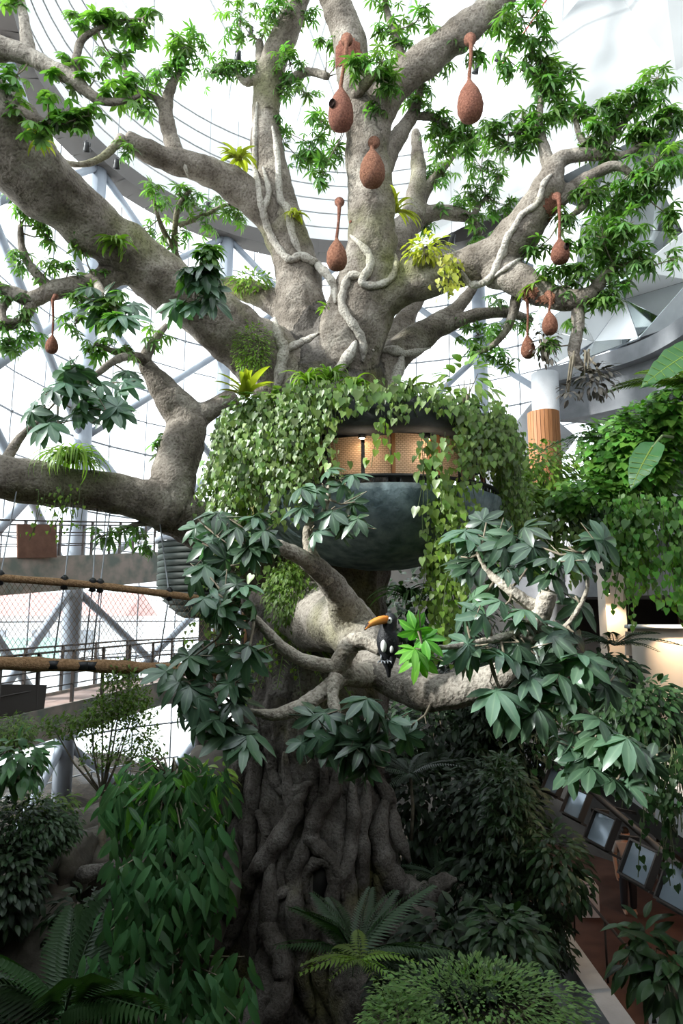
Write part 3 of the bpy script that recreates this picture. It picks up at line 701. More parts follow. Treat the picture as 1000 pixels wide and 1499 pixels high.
# smooth 'along' by blending the neighbours on the same limb
along = np.zeros(nv)
for i in range(len(sk)):
    w = near == i
    if not w.any(): continue
    j = i+1 if i+1 < len(sk) and sid[i+1] == sid[i] else i-1
    d = sp[j]-sp[i]; L_ = np.linalg.norm(d)+1e-9
    along[w] = sal[i]+((co[w]-sp[i]) @ d)/L_*(1 if j > i else -1)
trunkid = names.index('trunk')
disp = np.zeros(nv)
for i in range(nv):
    v = Vector(co[i]); n1 = noise.noise(v*2.2); n2 = noise.noise(Vector((v.x*4.5, v.y*4.5, v.z*1.3)))
    s = sr[near[i]]
    a = .16*min(s, .5)*n1 + .05*min(s, .45)*noise.noise(v*7)
    if lim[i] == trunkid: a += (.13*abs(n2) + .05*noise.noise(Vector((v.x*9, v.y*9, v.z*1.6))))*(1 if v.z < 5 else .5)
    disp[i] = a
co2 = (co+nrm*disp[:, None]).astype(np.float32)
me.vertices.foreach_set('co', co2.ravel()); me.update()
nf = len(me.polygons); lv = np.empty(len(me.loops), np.int32); me.loops.foreach_get('vertex_index', lv)
ls = np.empty(nf, np.int32); lt = np.empty(nf, np.int32); me.polygons.foreach_get('loop_start', ls); me.polygons.foreach_get('loop_total', lt)
BV = BVHTree.FromPolygons([Vector(c) for c in co2], [lv[s:s+t].tolist() for s, t in zip(ls, lt)])
me.vertices.foreach_get('normal', nrm.ravel()) if False else None
n3 = np.empty(nv*3, np.float32); me.vertices.foreach_get('normal', n3); n3 = n3.reshape(-1, 3)
flim = lim[lv[ls]]
LIMB = {}
def tube_np(use, n=8):
    q = MB(); q.tube([p for p, r in use], [r for p, r in use], n); return q
for li, nm in enumerate(names):
    fi = np.nonzero(flim == li)[0]
    if not len(fi): continue
    faces = [lv[ls[f]:ls[f]+lt[f]] for f in fi]; used = np.unique(np.concatenate(faces)); mp = np.full(nv, -1); mp[used] = np.arange(len(used))
    m = bpy.data.meshes.new('limb')
    V = [tuple(x) for x in co2[used]]; FF = [mp[f].tolist() for f in faces]; AL = list(along[used]); NN = [tuple(x) for x in n3[used]]
    m.from_pydata(V, [], FF); m.materials.append(M['bark_low_shaded'] if nm == 'trunk' else M['bark_cream_lit'] if nm == 'L10p' else M['bark_pale'] if nm.startswith('L10') else M['bark'])
    a = m.attributes.new('along', 'FLOAT', 'POINT'); a.data.foreach_set('value', np.array(AL, np.float32))
    m.shade_smooth(); m.update(); m.normals_split_custom_set_from_vertices(NN)
    o = bpy.data.objects.new('trunk' if nm == 'trunk' else 'limb', m); C.objects.link(o)
    o.parent = TREE; o.matrix_parent_inverse = world_of(TREE).inverted(); LIMB[nm] = o
    if nm.startswith('L10'): o['label'] = 'pale grey limb reaching forward under the pod'
for k, lst in tw.items():
    for use in lst:
        q = MB(); q.tube([p for p, r in use], [r for p, r in use], 10)
        o = q.build('branch', M['bark_cream_lit'] if k[:3] == 'L10' else M['bark'], TREE)
        al = np.repeat(np.arange(len(use))*.06, 10); a = o.data.attributes.new('along', 'FLOAT', 'POINT'); a.data.foreach_set('value', al.astype(np.float32))
        LIMB.setdefault(k, o)

def hit(px, py, lift=0.0, default=11.8):
    """where a sight line through the pixel meets the tree's bark, and the way the bark faces"""
    loc, n, i, d = BV.ray_cast(Vector((0, 0, CAM_Z)), RAY(px, py), 40)
    if loc is None: return P(px, py, default), Vector((0, -1, 0))
    return loc+n*lift, n
def hug(rows, name='aerial_root', m=None, parent=TREE, sub=5, sink=.35):
    """a root that creeps over the bark: rows of (px, py, radius in pixels)"""
    a = spline(rows, sub); pts = []; rad = []; hs_ = [hit(x, y) for x, y, r in a]
    Ys = [h.y for h, n in hs_]; md_ = []
    for i in range(len(Ys)):
        w_ = sorted(Ys[max(0, i-4):i+5]); md_.append(w_[len(w_)//2])
    for i, (x, y, r) in enumerate(a):
        h, n = hs_[i]; Y = md_[i]; rr_ = r/1000*Y
        pts.append(h+n*rr_*sink if abs(h.y-Y) < .22 else P(x, y, Y)); rad.append(rr_)
    sm = [pts[0]]+[(pts[i-1]+pts[i]*2+pts[i+1])/4 for i in range(1, len(pts)-1)]+[pts[-1]]
    q = MB(); q.tube(sm, [r*(1+.12*math.sin(i*1.7))*min(1, .3+i*.2, .3+(len(rad)-1-i)*.2) for i, r in enumerate(rad)], 10)
    o = q.build(name, m or M['vine_bark'], parent)
    a_ = o.data.attributes.new('along', 'FLOAT', 'POINT'); a_.data.foreach_set('value', np.repeat(np.arange(len(sm))*.05, 10).astype(np.float32))
    return o
for rows in [
    [(377,150,4),(374,200,4),(375,250,5),(380,292,5),(388,318,6),(396,340,6),(410,366,6),(425,381,6),(440,376,7),(460,386,7),(478,402,7),(490,422,6),(492,445,6)],
    [(386,245,4),(393,280,5),(388,302,5),(385,320,4)],
    [(398,185,4),(405,225,5),(407,250,5),(410,293,6),(420,306,6),(428,345,6),(442,376,5)],
    [(402,465,6),(406,492,8),(415,512,9),(411,540,9),(405,575,9)],
    [(413,516,7),(432,506,6),(450,500,6),(468,488,4)],
    [(514,345,5),(538,370,6),(541,392,7),(530,412,7),(545,419,6),(570,411,6),(580,392,5),(577,372,4)],
    [(538,406,6),(515,404,7),(505,425,7),(502,452,7),(518,478,7),(530,500,7),(530,530,7)],
    [(757,330,4),(742,352,5),(731,380,6),(720,406,6),(692,417,6),(676,395,5)],
    [(722,406,5),(745,391,4),(765,376,3)],
    [(808,255,4),(796,270,5),(787,298,5),(765,314,5),(752,336,5),(741,350,5),(738,370,5),(729,384,4)],
    [(545,512,6),(580,515,8),(592,518,6),(630,508,4)],
    [(588,518,7),(580,545,9),(562,580,9)],
    [(520,500,8),(508,525,9),(480,560,9)],
    [(247,175,5),(262,220,5),(275,258,4)],
]: hug(rows)
for rows in [
    [(380,1050,10),(378,1120,10),(372,1180,10),(368,1250,10),(362,1310,9),(350,1370,8)],
    [(445,1150,11),(430,1190,13),(402,1240,14),(374,1285,15),(346,1330,16),(331,1372,15),(328,1392,12)],
    [(385,1078,8),(400,1098,8),(402,1130,8),(413,1155,8),(435,1156,9),(456,1144,9)],
    [(499,1110,10),(485,1160,11),(465,1190,12),(455,1220,12),(470,1243,11),(492,1266,9),(500,1320,8)],
    [(456,1210,10),(440,1250,11),(428,1300,12),(430,1360,12),(440,1420,12),(456,1490,13)],
    [(402,1240,12),(395,1330,13),(400,1370,14),(411,1412,14),(409,1460,15),(388,1510,17)],
    [(536,1140,10),(530,1200,11),(525,1260,11),(531,1330,10),(545,1400,10)],
    [(512,1140,10),(516,1200,10),(506,1260,10),(490,1300,10),(484,1360,10),(495,1430,11)],
    [(562,1160,12),(552,1220,14),(562,1270,17),(590,1298,17),(628,1305,15),(645,1290,13),(668,1286,10)],
    [(548,1280,12),(566,1340,13),(590,1375,14),(640,1420,14)],
    [(446,1320,8),(447,1278,9),(470,1256,9),(489,1276,9),(493,1330,8)],
    [(420,1100,10),(425,1180,9),(415,1240,9)],[(470,1110,9),(472,1170,9),(455,1215,9)],
    [(350,1080,9),(352,1150,10),(345,1230,10),(352,1290,9)],
    [(545,1130,11),(566,1170,11),(580,1220,11),(600,1260,9)],
    [(480,1370,10),(470,1430,12),(500,1499,14)],[(430,1300,8),(412,1310,7),(405,1330,6)],
    [(372,1180,8),(392,1210,8),(388,1260,8),(380,1330,9),(370,1420,10)],
]: hug(rows, m=M['bark_low_shaded'], sink=.5)
q = MB(); h, n = hit(469, 1290); q.lathe([(.0, 0), (.16, 0), (.17, .7), (.14, .95), (.07, 1.08), (0, 1.1)], h+Vector((0, .1, -.35)), 14); q.build('hollow', M['dark_wall'], TREE, label='dark plug painted as the shade of a hollow, arched by a root')  # solid dark plug stands in for the shade of a hollow

# ---- leaves of the tree
LEAFME = [mesh_np('leaf', v, t, M['leaf_front']) for v, t in PALM]
LEAFMB = [mesh_np('leaf', v, t, M['leaf']) for v, t in PALM]
LEAFMF = [mesh_np('leaf', v, t, M['leaf_fresh']) for v, t in PALM[:2]]
skp = np.array([tuple(s[1]) for s in SK]); skr = np.array([s[2] for s in SK])
FOL = {}; TWM = {}; count = [0]
def cluster(px, py, Y, rx, ry, n, size, near=False, meshes=None, key=None, face=.35, droop=.5):
    """n compound leaves on short twigs about one point, joined to the closest branch"""
    c = P(px, py, Y); k = Y/1000
    if not near:    # let the spray stand at the depth of the branch it grows from
        best_ = None
        for dy in np.linspace(-3, 3, 31):
            d_ = np.linalg.norm(skp-np.array(P(px, py, Y+dy)), axis=1)+(skr > .2)*.5; v_ = d_.min()+.12*abs(dy)
            if best_ is None or v_ < best_[0]: best_ = (v_, Y+dy)
        Y = best_[1]; c = P(px, py, Y); k = Y/1000
    d = np.linalg.norm(skp-np.array(c), axis=1)+(0 if near else (skr > .16)*.8); idx = int(np.argmin(d))
    if d[idx] > 1.3: print('FAR TWIG', px, py, Y, round(float(d[idx]), 2), SK[idx][0])
    limb = SK[idx][0]; limb = limb if limb in LIMB else 'L4'
    a = Vector(skp[idx]); q = TWM.setdefault(limb, MB())
    mid = (a+c)/2+Vector((0, 0, -.12*(a-c).length))
    q.tube([a, mid, c], [.016, .012, .008], 5)
    for i in range(n):
        o = rball(); p = c+Vector((o.x*rx*k, o.y*.8*rx*k, o.z*ry*k))
        out = (p-c)+rv(.06); out.z *= .5
        if out.length < .02: out = rv()
        dirx = out.normalized()+Vector((0, -face*.6, -R.uniform(.1, droop)))
        up = Vector((0, 0, 1))+Vector((0, -face, 0))+out.normalized()*.35+rv(.3)
        if near and R.random() < .6: dirx = out.normalized()+Vector((0, -.15, -R.uniform(.1, .7))); up = Vector((R.uniform(-.4, .4), -1.3, R.uniform(.5, 1.1)))
        M3 = frame(dirx, up); s = size*R.uniform(.8, 1.18)
        stem = p-Vector(M3[:, 0])*(.75*s)-Vector(M3[:, 2])*.25*s
        q.tube([c if n > 1 else mid, stem], [.006, .005], 4, cap=False)
        if near and count[0] < 300:
            count[0] += 1
            mm = meshes or LEAFME
            place('leaf', mm[R.randrange(len(mm))], LIMB[limb], M4(M3, s, p))
        else:
            f = FOL.setdefault((limb, 'fresh' if meshes is LEAFMF else 'front' if near else 'leaf'), Leaves()); t = PALM if Y < 9.5 else PALM_LO
            f.put(t[R.randrange(len(t))], M3*s, p)
# big foreground leaves, one by one
NEARL = [(296,795,6.7),(318,785,6.8),(345,778,6.8),(368,762,6.9),(285,830,6.7),(338,828,6.7),(372,818,6.8),(332,757,6.9),(308,845,6.6),(355,800,6.8),(300,770,6.8),(388,760,6.9),
 (306,878,6.5),(335,885,6.4),(352,868,6.5),(325,905,6.5),(385,780,6.8),(320,870,6.5),(362,958,6.3,1.2),(376,885,6.5),
 (275,998,6.5),(300,975,6.6),(322,1008,6.5),(345,998,6.5),(292,1040,6.5),(315,1062,6.5),(268,1028,6.5),(350,1062,6.5,1.15),(362,1085,6.5),(330,985,6.6),(285,960,6.6),(340,1035,6.5),(300,1015,6.5),(258,985,6.7),(310,950,6.7),(335,960,6.6),
 (452,1058,6.4),(480,1045,6.4),(505,1065,6.4),(540,1032,6.3,1.15),(538,1092,6.3),(470,1092,6.4),(525,1068,6.3),(580,1058,6.4),(602,1062,6.5),(500,1115,6.4),(560,1085,6.4),(542,1118,6.3),(440,1085,6.4),(480,1075,6.3),(515,1095,6.3),(565,1050,6.4),
 (450,735,7.3),(472,708,7.3),(505,700,7.4),(490,742,7.2),(528,768,7.2),(520,735,7.3),(460,770,7.2),(480,690,7.4),(440,715,7.4),(505,765,7.3),
 (700,945,5.9),(682,905,6.0),(700,800,6.5),(712,765,6.6),(692,835,6.5),(742,828,6.4),(700,872,6.3),(735,800,6.4),(765,785,6.5),(722,845,6.4),(772,832,6.3),(790,800,6.4),(850,808,6.2),(832,800,6.2),(820,822,6.2),(842,872,6.2),(800,850,6.3),(870,790,6.2),(690,780,6.6),(675,815,6.6),(715,815,6.5),(750,770,6.5),
 (732,1012,5.9,1.15),(742,965,6.0),(716,908,6.0),(762,900,6.1),(790,962,6.0),(802,930,6.1),(832,950,6.1),(782,1010,6.0),(852,968,6.0),(862,1000,6.0),(822,1005,6.0),(900,990,6.0),(885,1010,6.0),(760,940,6.0),(810,985,6.0),(775,985,6.0),(840,925,6.1),(740,885,6.1),(745,1035,5.9),(835,1025,5.9),(790,1030,5.9),
 (850,1098,5.8),(872,1078,5.8),(912,1085,5.7),(962,1105,5.6,1.1),(932,1118,5.7),(882,1112,5.8),(905,1140,5.7),(870,1058,5.9),(840,1075,5.9),(895,1100,5.7),(925,1095,5.7),(860,1120,5.8)]
for t in NEARL:
    s = t[3] if len(t) > 3 else 1.0
    cluster(t[0], t[1], t[2], 16, 14, 1 if R.random() < .55 else 2, .275*s, True, face=.75)
for t in [(612,924,5.75),(622,936,5.8),(608,950,5.75),(618,962,5.75)]: cluster(t[0], t[1], t[2], 6, 6, 1, .215, True, LEAFMF, face=.4)
# the big dark whorls on the left limbs
for t in [(285,405,9.1),(262,395,9.1),(305,395,8.9),(285,440,9.4),(300,432,9.4),(268,445,9.5),(320,410,9.2),(150,575,8.6),(175,560,9.0),(130,560,8.6),(95,560,8),(70,575,8),(110,600,8.4),(155,600,8.2),(180,590,8.8),(60,600,8),(85,620,8),(125,585,8.4),(200,545,9.8),(105,540,8),(135,440,9),(175,470,8.9),(160,455,9),(185,450,9),(150,430,9)]:
    cluster(t[0], t[1], t[2], 20, 16, 2, .33, True, face=.6)
FAR = [ # px, py, Y, rx, ry, n
 (25,110,7.8,25,28,9),(20,150,7.8,18,20,5),(95,165,8,35,20,9),(55,183,8,30,20,7),(140,42,8,30,18,7),(185,30,8,35,22,10),(210,50,8,22,25,8),(150,22,8,30,14,5),(70,140,8,25,12,4),
 (138,118,8.2,22,18,4),(165,85,8.2,30,22,6),(110,175,8,30,20,7),(130,170,8,20,18,6),(205,150,10.7,24,16,9),(200,115,11,18,10,4),
 (275,72,11.4,30,32,20),(262,100,11.4,22,15,8),(312,108,11.8,28,26,9),(352,32,12,42,28,15),(400,20,12,36,22,12),(425,92,11.8,32,24,13),(445,20,11.8,26,20,8),(445,135,12,22,18,6),(412,130,12,18,14,5),(390,110,12,20,18,5),(402,168,11.6,9,12,3),(345,100,12.2,20,14,5),
 (455,210,10.9,22,36,14),(472,250,10.8,18,25,9),(470,178,11,20,16,6),(490,225,10.8,14,18,5),
 (560,92,10.7,34,28,13),(525,100,10.8,18,18,4),(590,80,10.9,26,24,8),(548,185,10.8,10,14,3),(552,150,10.8,18,20,5),(575,125,10.9,20,18,6),(600,140,10.9,22,14,5),
 (640,95,11,25,15,7),(655,55,11.2,30,20,6),(612,30,11.3,28,18,6),(720,30,10.6,28,18,10),(765,25,10.5,40,26,18),(790,60,10.5,26,20,9),(740,85,10.6,22,28,7),(775,95,10.5,26,18,8),(700,75,10.8,20,15,5),
 (815,120,10.3,28,22,13),(800,95,10.3,20,14,5),(820,165,10.3,22,12,7),(858,165,10.3,14,16,5),(790,130,10.4,14,22,4),
 (690,200,11.6,40,20,16),(660,210,11.8,26,16,8),(725,195,11.6,26,16,8),(705,245,13.6,36,26,14),(690,285,13.7,26,22,10),(650,255,14,28,18,8),(715,290,13.6,20,22,6),(745,300,13.5,14,16,4),(640,200,12,20,16,5),(690,318,13.8,20,12,5),(742,215,11,14,20,5),
 (890,150,10.2,26,22,12),(875,185,10.2,20,14,6),(925,138,10.2,28,16,10),(962,115,10.2,22,20,8),(945,190,10.2,28,22,13),(982,165,10,22,28,12),(960,240,10.1,40,30,22),(905,295,10.2,38,26,22),(950,275,10.1,30,22,13),(882,350,10.2,42,34,26),(935,375,10.1,32,26,16),(850,395,10.3,26,18,11),(920,330,10.2,28,22,12),(985,320,10,16,26,8),(862,282,10.3,24,18,9),(830,418,10.4,18,14,5),(985,230,9.9,20,26,8),(985,380,9.9,14,20,5),
 (830,360,10.4,16,12,4),(790,362,10.7,18,16,5),(808,395,10.6,20,14,6),(870,440,10.4,28,16,9),(840,470,10.6,20,14,5),(895,430,10.3,20,18,6),(770,470,13,22,14,6),(700,490,13.2,36,14,10),(680,470,13.3,18,10,5),(730,440,13.2,22,10,5),(705,515,12.4,24,12,6),(745,525,12,18,14,4),(800,500,10.8,16,14,4),
 (45,300,9.8,24,20,10),(62,325,9.8,18,18,7),(30,285,9.8,16,12,4),(70,345,9.9,18,10,4),(15,500,9.9,24,18,10),(45,495,10,22,14,6),(75,385,9.9,18,10,4),(25,375,9.9,16,12,3),(118,350,10.2,20,16,5),(60,410,9.9,14,8,3),(110,475,9.4,22,16,5),(150,400,9.6,18,14,4),(100,395,9.8,18,14,4),
 (225,278,11.5,16,20,6),(262,285,12,20,18,6),(285,300,12.4,22,18,7),(255,340,12,22,26,9),(210,335,11.6,16,22,5),(325,300,12.6,24,18,8),(350,320,12.8,20,12,5),(300,330,12.6,16,16,4),(245,300,11.8,16,14,4),(230,375,11.8,12,12,3),(350,290,12.6,16,12,4),
 (150,785,10.6,26,16,6),(205,790,10.8,20,14,5),(185,775,10.7,20,10,4),(232,650,11.2,8,24,5),(440,235,12.4,18,22,5),(420,200,12.2,14,18,4),(510,60,11,18,20,4),(480,60,11.6,14,22,4),
 (650,300,14,16,10,3),(730,260,13.5,16,22,5),(625,330,13.9,12,8,3),
]
AR = random.Random(21)
thin = [s for s in SK if PARENT[s[0]] in ('L1','L2','L2b','L3','L3b','L4','L4d','L4e','L6','L6b','L8u','L9','L5a','L5b','L5c') and s[2] < .09]
def to_px(p):
    v = Vector(p)-Vector((0, 0, CAM_Z)); d = v.y*cP+v.z*sP; return 500+F*v.x/d, 749.5-F*(-v.y*sP+v.z*cP)/d
for s in AR.sample(thin, 95):
    x_, y_ = to_px(s[1]); 
    if y_ < 520: FAR.append((x_+AR.uniform(-22, 22), y_+AR.uniform(-20, 14), s[1].y, AR.uniform(14, 26), AR.uniform(12, 20), AR.randint(3, 6)))
for t in FAR: cluster(t[0], t[1], t[2], t[3]*1.1, t[4]*1.1, int(t[5]*(1.15 if t[2] < 8.6 else 1.9)), .17 if t[2] < 8.6 else .2 if t[2] < 10 else .235, face=.2, droop=.7)
for k, q in TWM.items(): q.build('twig', M['twig'], LIMB[k], smooth=True, kind='stuff')
for (k, w), f in FOL.items(): f.build('foliage', {'fresh': M['leaf_fresh'], 'front': M['leaf_front'], 'leaf': M['leaf']}[w], LIMB[k])
# ================================================================ treehouse pod
PC = Vector((.42, 11.3, 0))
pod = thing('treehouse_pod', 'round dark teal treehouse pod hugging the trunk, draped in climbing plants', 'treehouse', (.42, 11.3, 7))
bc = Vector((.64, 11.25, 0))
q = MB(); pr = []
for i in range(17):
    a = PI/2*i/16; pr.append((2.0*math.sin(a), 8.05-1.08*math.cos(a)))
pr += [(1.94, 8.06), (1.9, 8.0)]+[(1.9*math.sin(PI/2*(1-i/8)), 8.02-.98*math.cos(PI/2*(1-i/8))) for i in range(1, 9)]
q.lathe(pr, bc, 72)
for i, v in enumerate(q.v):
    d = (v-bc-Vector((0, 0, 8.05))); n = noise.noise(v*1.6)*.035+noise.noise(v*5)*.012
    q.v[i] = v+Vector((d.x, d.y, d.z)).normalized()*n
q.build('bowl', M['pod'], pod)
q = MB(); q.lathe([(1.3, 8.84), (2.2, 8.76), (2.33, 8.80), (2.36, 8.98), (2.3, 9.16), (2.05, 9.32), (1.5, 9.42), (1.0, 9.44)], PC, 72)
for i, v in enumerate(q.v): q.v[i] = v+Vector((0, 0, .05*noise.noise(v*1.5)+.03*math.sin(math.atan2(v.y-PC.y, v.x-PC.x)*9)))
q.build('roof', M['pod_dark'], pod)
q = MB(); q.lathe([(1.0, 7.72), (1.88, 7.72), (1.88, 7.78), (1.0, 7.78)], bc, 40); q.build('floor', M['brown'], pod)
for k in range(11):
    a = 2*PI*k/11-PI/2+.12; q = MB(); b0 = bc+Vector((1.8*math.cos(a), 1.8*math.sin(a), 7.75)); q.tube([b0, b0+Vector((-.05*math.cos(a)-.12, 0, 1.12))], .045, 10); q.build('post', M['black'], pod)
for k in range(64):
    a = 2*PI*k/64; b0 = bc+Vector((1.92*math.cos(a), 1.92*math.sin(a), 7.98)); q = MB(); q.tube([b0, b0+Vector((0, 0, .17))], .016, 5); q.build('baluster', M['black'], pod)
q = MB(); q.lathe([(1.90, 8.14), (1.95, 8.14), (1.95, 8.19), (1.90, 8.19), (1.90, 8.14)], bc, 60); q.build('handrail', M['black'], pod)
def arc_panel(d0, d1, r, z0, z1):
    q = MB(); a0, a1 = math.radians(d0), math.radians(d1)
    q.lathe([(r, z0), (r+.035, z0), (r+.035, z1), (r, z1), (r, z0)], bc, 6, a0, a1); return q
for d0, d1, r, m in ((-100, -88, 1.74, 'weave'), (-86.5, -72, 1.86, 'weave'), (-66, -56, 1.84, 'weave'), (-55, -38, 1.72, 'weave'), (-118, -102, 1.72, 'weave'), (-150, -120, 1.7, 'wood')):
    arc_panel(d0, d1, r, 8.2, 8.78).build('woven_panel', M[m], pod, smooth=False)
for d in (-87.2, -71.2, -67, -37.5):
    arc_panel(d-.8, d+.8, 1.86, 8.19, 8.8).build('panel_frame', M['wood'], pod, smooth=False)

for i, (x_, y_) in enumerate(((530, 9.4), (625, 9.45))):  # left lamp is added; both point lights serve to brighten the woven panels
    c = P(x_, 640, y_); c.z = 8.72
    q = MB(); q.lathe([(0, .08), (.05, .08), (.055, 0), (.04, -.01)], c, 12); o = q.build('eave_lamp', M['black'], pod)
    q = MB(); q.lathe([(0, -.015), (.04, -.012), (.04, 0), (0, 0)], c, 12); q.build('bulb', M['lampglow'], o)
    l = bpy.data.lights.new('point', 'POINT'); l.energy = 1.5; l.color = (1, .86, .7); l.shadow_soft_size = .2
    o = bpy.data.objects.new('panel_fill_light', l); C.objects.link(o); o.location = c+Vector((0, -.18, -.2))
# ================================================================ weaver nests
def nest(px, py, Y, hpx, wpx, tx, ty, label, hole=None, ptch=True):
    k = Y/1000; c = P(px, py, Y); h = hpx*k; w = wpx*k/2
    t = thing('weaver_nest', label, 'nest', c+Vector((0, 0, h/2)), 'hanging woven nests')
    hpx *= 1.06; wpx *= 1.08; prof = [(0, -.5), (.45, -.475), (.78, -.40), (.97, -.26), (1.0, -.12), (.92, .05), (.72, .22), (.46, .36), (.26, .45), (.16, .52), (.13, .6)]
    q = MB(); q.lathe([(r*w, z*h) for r, z in prof], c, 28)
    if hole:
        hc = P(hole[0], hole[1], Y)-c; hd = Vector((hc.x, -math.sqrt(max(.0001, (w*.97)**2-hc.x**2)), hc.z))
    for i, v in enumerate(q.v):
        d = v-c; n = noise.noise(v*14)*.03+noise.noise(v*5)*.04
        q.v[i] = c+Vector((d.x*(1+n), d.y*(1+n), d.z))
        if hole:
            e = (d-hd).length/(.3*w)
            if e < 1.6: q.v[i] += Vector((0, .10*w*(1.6-e), 0))
    q.build('nest_body', M['nest'], t)
    top = P(tx, ty, Y); g = c+Vector((0, 0, .58*h)); g0 = g
    q = MB(); mid = (top+g)/2+Vector((.01, 0, 0)); q.tube([g-Vector((0, 0, .12*h)), g, mid, top, top+Vector((0, .1, .12))], [.15*w, .13*w+.005, .08*w+.01, .14*w+.012, .5*w], 12); q.build('stalk', M['nest'], t)
    if hole:
        q = MB(); s = .30*w; hp = c+hd
        q.lathe([(0, 0), (s*.8, .0), (s, .02), (s*.9, .05)], (0, 0, 0), 14)
        rot = Vector((hd.x, hd.y, 0)).to_track_quat('Z', 'Y')
        q.v = [hp+rot @ Vector((v.x, v.y*1.25, v.z))+Vector((0, .03*w, 0)) for v in q.v]; q.build('entrance', M['nest_hole'], t, label='round entrance, its inner shade painted on a dark disc')
    # the fibre collar bound round the limb
    if ptch:
        nu, nv_ = 13, 11; pts = {}
        for a in range(nu):
            for b_ in range(nv_):
                u, v = (a/(nu-1)-.5)*2, (b_/(nv_-1)-.5)*2
                if u*u+v*v > 1.05+.35*noise.noise(Vector((u*2, v*2, px))): continue
                o = top+Vector((u*w*1.25, -1.2, v*w*1.1+.06)); l2, n2, *_ = BV.ray_cast(o, Vector((0, 1, 0)), 4)
                if l2 is not None and abs(l2.y-top.y) < .7: pts[a, b_] = l2+n2*(.012+.02*max(0, 1-u*u-v*v))
        q = MB(); ids = {k_: i for i, k_ in enumerate(pts)}
        fs = [[ids[c_] for c_ in ((a, b_), (a+1, b_), (a+1, b_+1), (a, b_+1))] for a in range(nu-1) for b_ in range(nv_-1) if all(c_ in ids for c_ in ((a, b_), (a+1, b_), (a+1, b_+1), (a, b_+1)))]
        if fs: q.add(list(pts.values()), fs); q.build('collar', M['nest'], t, label='fibre patch bound onto the bark')
nest(688, 148, 10.45, 74, 43, 690, 60, 'largest brown woven nest on a long stalk, hanging right of centre below the high limb')
nest(499, 160, 10.9, 76, 42, 508, 60, 'brown woven nest with a round hole, pressed against the tall central limb', (488, 163))
nest(545, 246, 10.95, 66, 41, 548, 212, 'plump brown woven nest hugging the central limb below the holed nest', ptch=False)
nest(493, 373, 11.05, 52, 33, 497, 300, 'small smooth brown nest on a thin stalk, lowest in front of the central limb')
nest(820, 368, 10.15, 42, 29, 818, 292, 'brown nest with a round hole under the right-hand limb', (824, 368))
nest(805, 473, 10.3, 38, 24, 806, 436, 'small brown nest under the bare right limb, upper of the low pair')
nest(773, 508, 10.75, 37, 22, 772, 440, 'small brown nest at the lowest right, beside the white column top')
nest(76, 504, 9.9, 30, 19, 77, 440, 'little brown nest among leaves at the far left, above the low limb', ptch=False)

# ================================================================ toucan
tp = P(562, 940, 6.62); k = 6.62/1000
tc = thing('toucan', 'black toucan with a big orange bill perched on the pale grey bough', 'bird', P(562, 968, 6.62))
def tq(px, py, dy=0): return P(px, py, 6.62)+Vector((0, dy, 0))
q = MB()
sp_ = spline([(570, 992, .04, 2), (569, 978, .03, 5), (567, 965, .02, 9), (567, 950, .0, 13.5), (566, 936, -.01, 14.5), (567, 922, -.015, 11.5), (570, 913, -.02, 10.2), (571, 906, -.02, 9.4), (568, 901, -.03, 6.0), (565, 899.5, -.04, 2)], 4)
q.tube([tq(a[0], a[1], a[2]) for a in sp_], [a[3]*k for a in sp_], 18); q.build('body', M['feather'], tc)
def ellip(c, rx, ry, rz, n=12, m=8):
    q = MB(); q.lathe([(math.sin(PI*i/m), -math.cos(PI*i/m)) for i in range(m+1)], (0, 0, 0), n); q.v = [Vector((v.x*rx, v.y*ry, v.z*rz))+c for v in q.v]; return q
q = MB(); bb = spline([(572, 907, 6.6), (563, 907, 6.8), (554, 908.5, 6.4), (545, 911.5, 5.2), (538, 915.5, 3.6), (533.5, 921, 1)], 4)
q.tube([tq(a[0], a[1], -.05-.012*i) for i, a in enumerate(bb[3:])], [a[2]*k*.92 for a in bb[3:]], 14); o = q.build('bill', M['beak'], tc, label='bright orange bill')
q = MB(); b2 = bb[-6:]; q.tube([tq(a[0]-.6, a[1]+.3, -.05-.012*(i+len(bb)-6-3)) for i, a in enumerate(b2)], [a[2]*k*.96+.001 for a in b2], 12); q.build('bill_tip', M['beak_b'], o)
q = MB(); q.tube([tq(564, 907, -.05), tq(561, 907.3, -.055)], [7.2*k, 7.1*k], 14); q.build('bill_band', M['beak_b'], o)
ellip(tq(569, 909, -.062), .037, .034, .04).build('face_patch', M['feather_w'], tc, label='white face patch')
e = ellip(tq(569, 907.5, -.094), .011, .007, .011); e.build('eye', M['beak_b'], tc)
ellip(tq(561, 945, -.088), .03, .03, .06).build('breast_patch', M['feather_w'], tc, label='white patch')
ellip(tq(572, 950, -.085), .02, .022, .036).build('rump_patch', M['feather_w'], tc)
q = MB(); wv = spline([(573, 924, 5), (576, 940, 8), (575, 958, 6), (572, 978, 2)], 4); q.tube([tq(a[0], a[1], -.035) for a in wv], [a[2]*k for a in wv], 12); q.build('wing', M['feather'], tc)
for dx in (-4, 5):
    q = MB(); f0 = tq(562+dx, 958, -.03)
    q.tube([f0, f0+Vector((0, -.01, -.06))], .009, 6)
    for tx_ in (-.03, 0, .03): q.tube([f0+Vector((0, -.01, -.055)), f0+Vector((tx_, -.045, -.062)), f0+Vector((tx_*1.2, -.06, -.08))], [.008, .007, .003], 6)
    q.build('foot', M['cable'], tc)

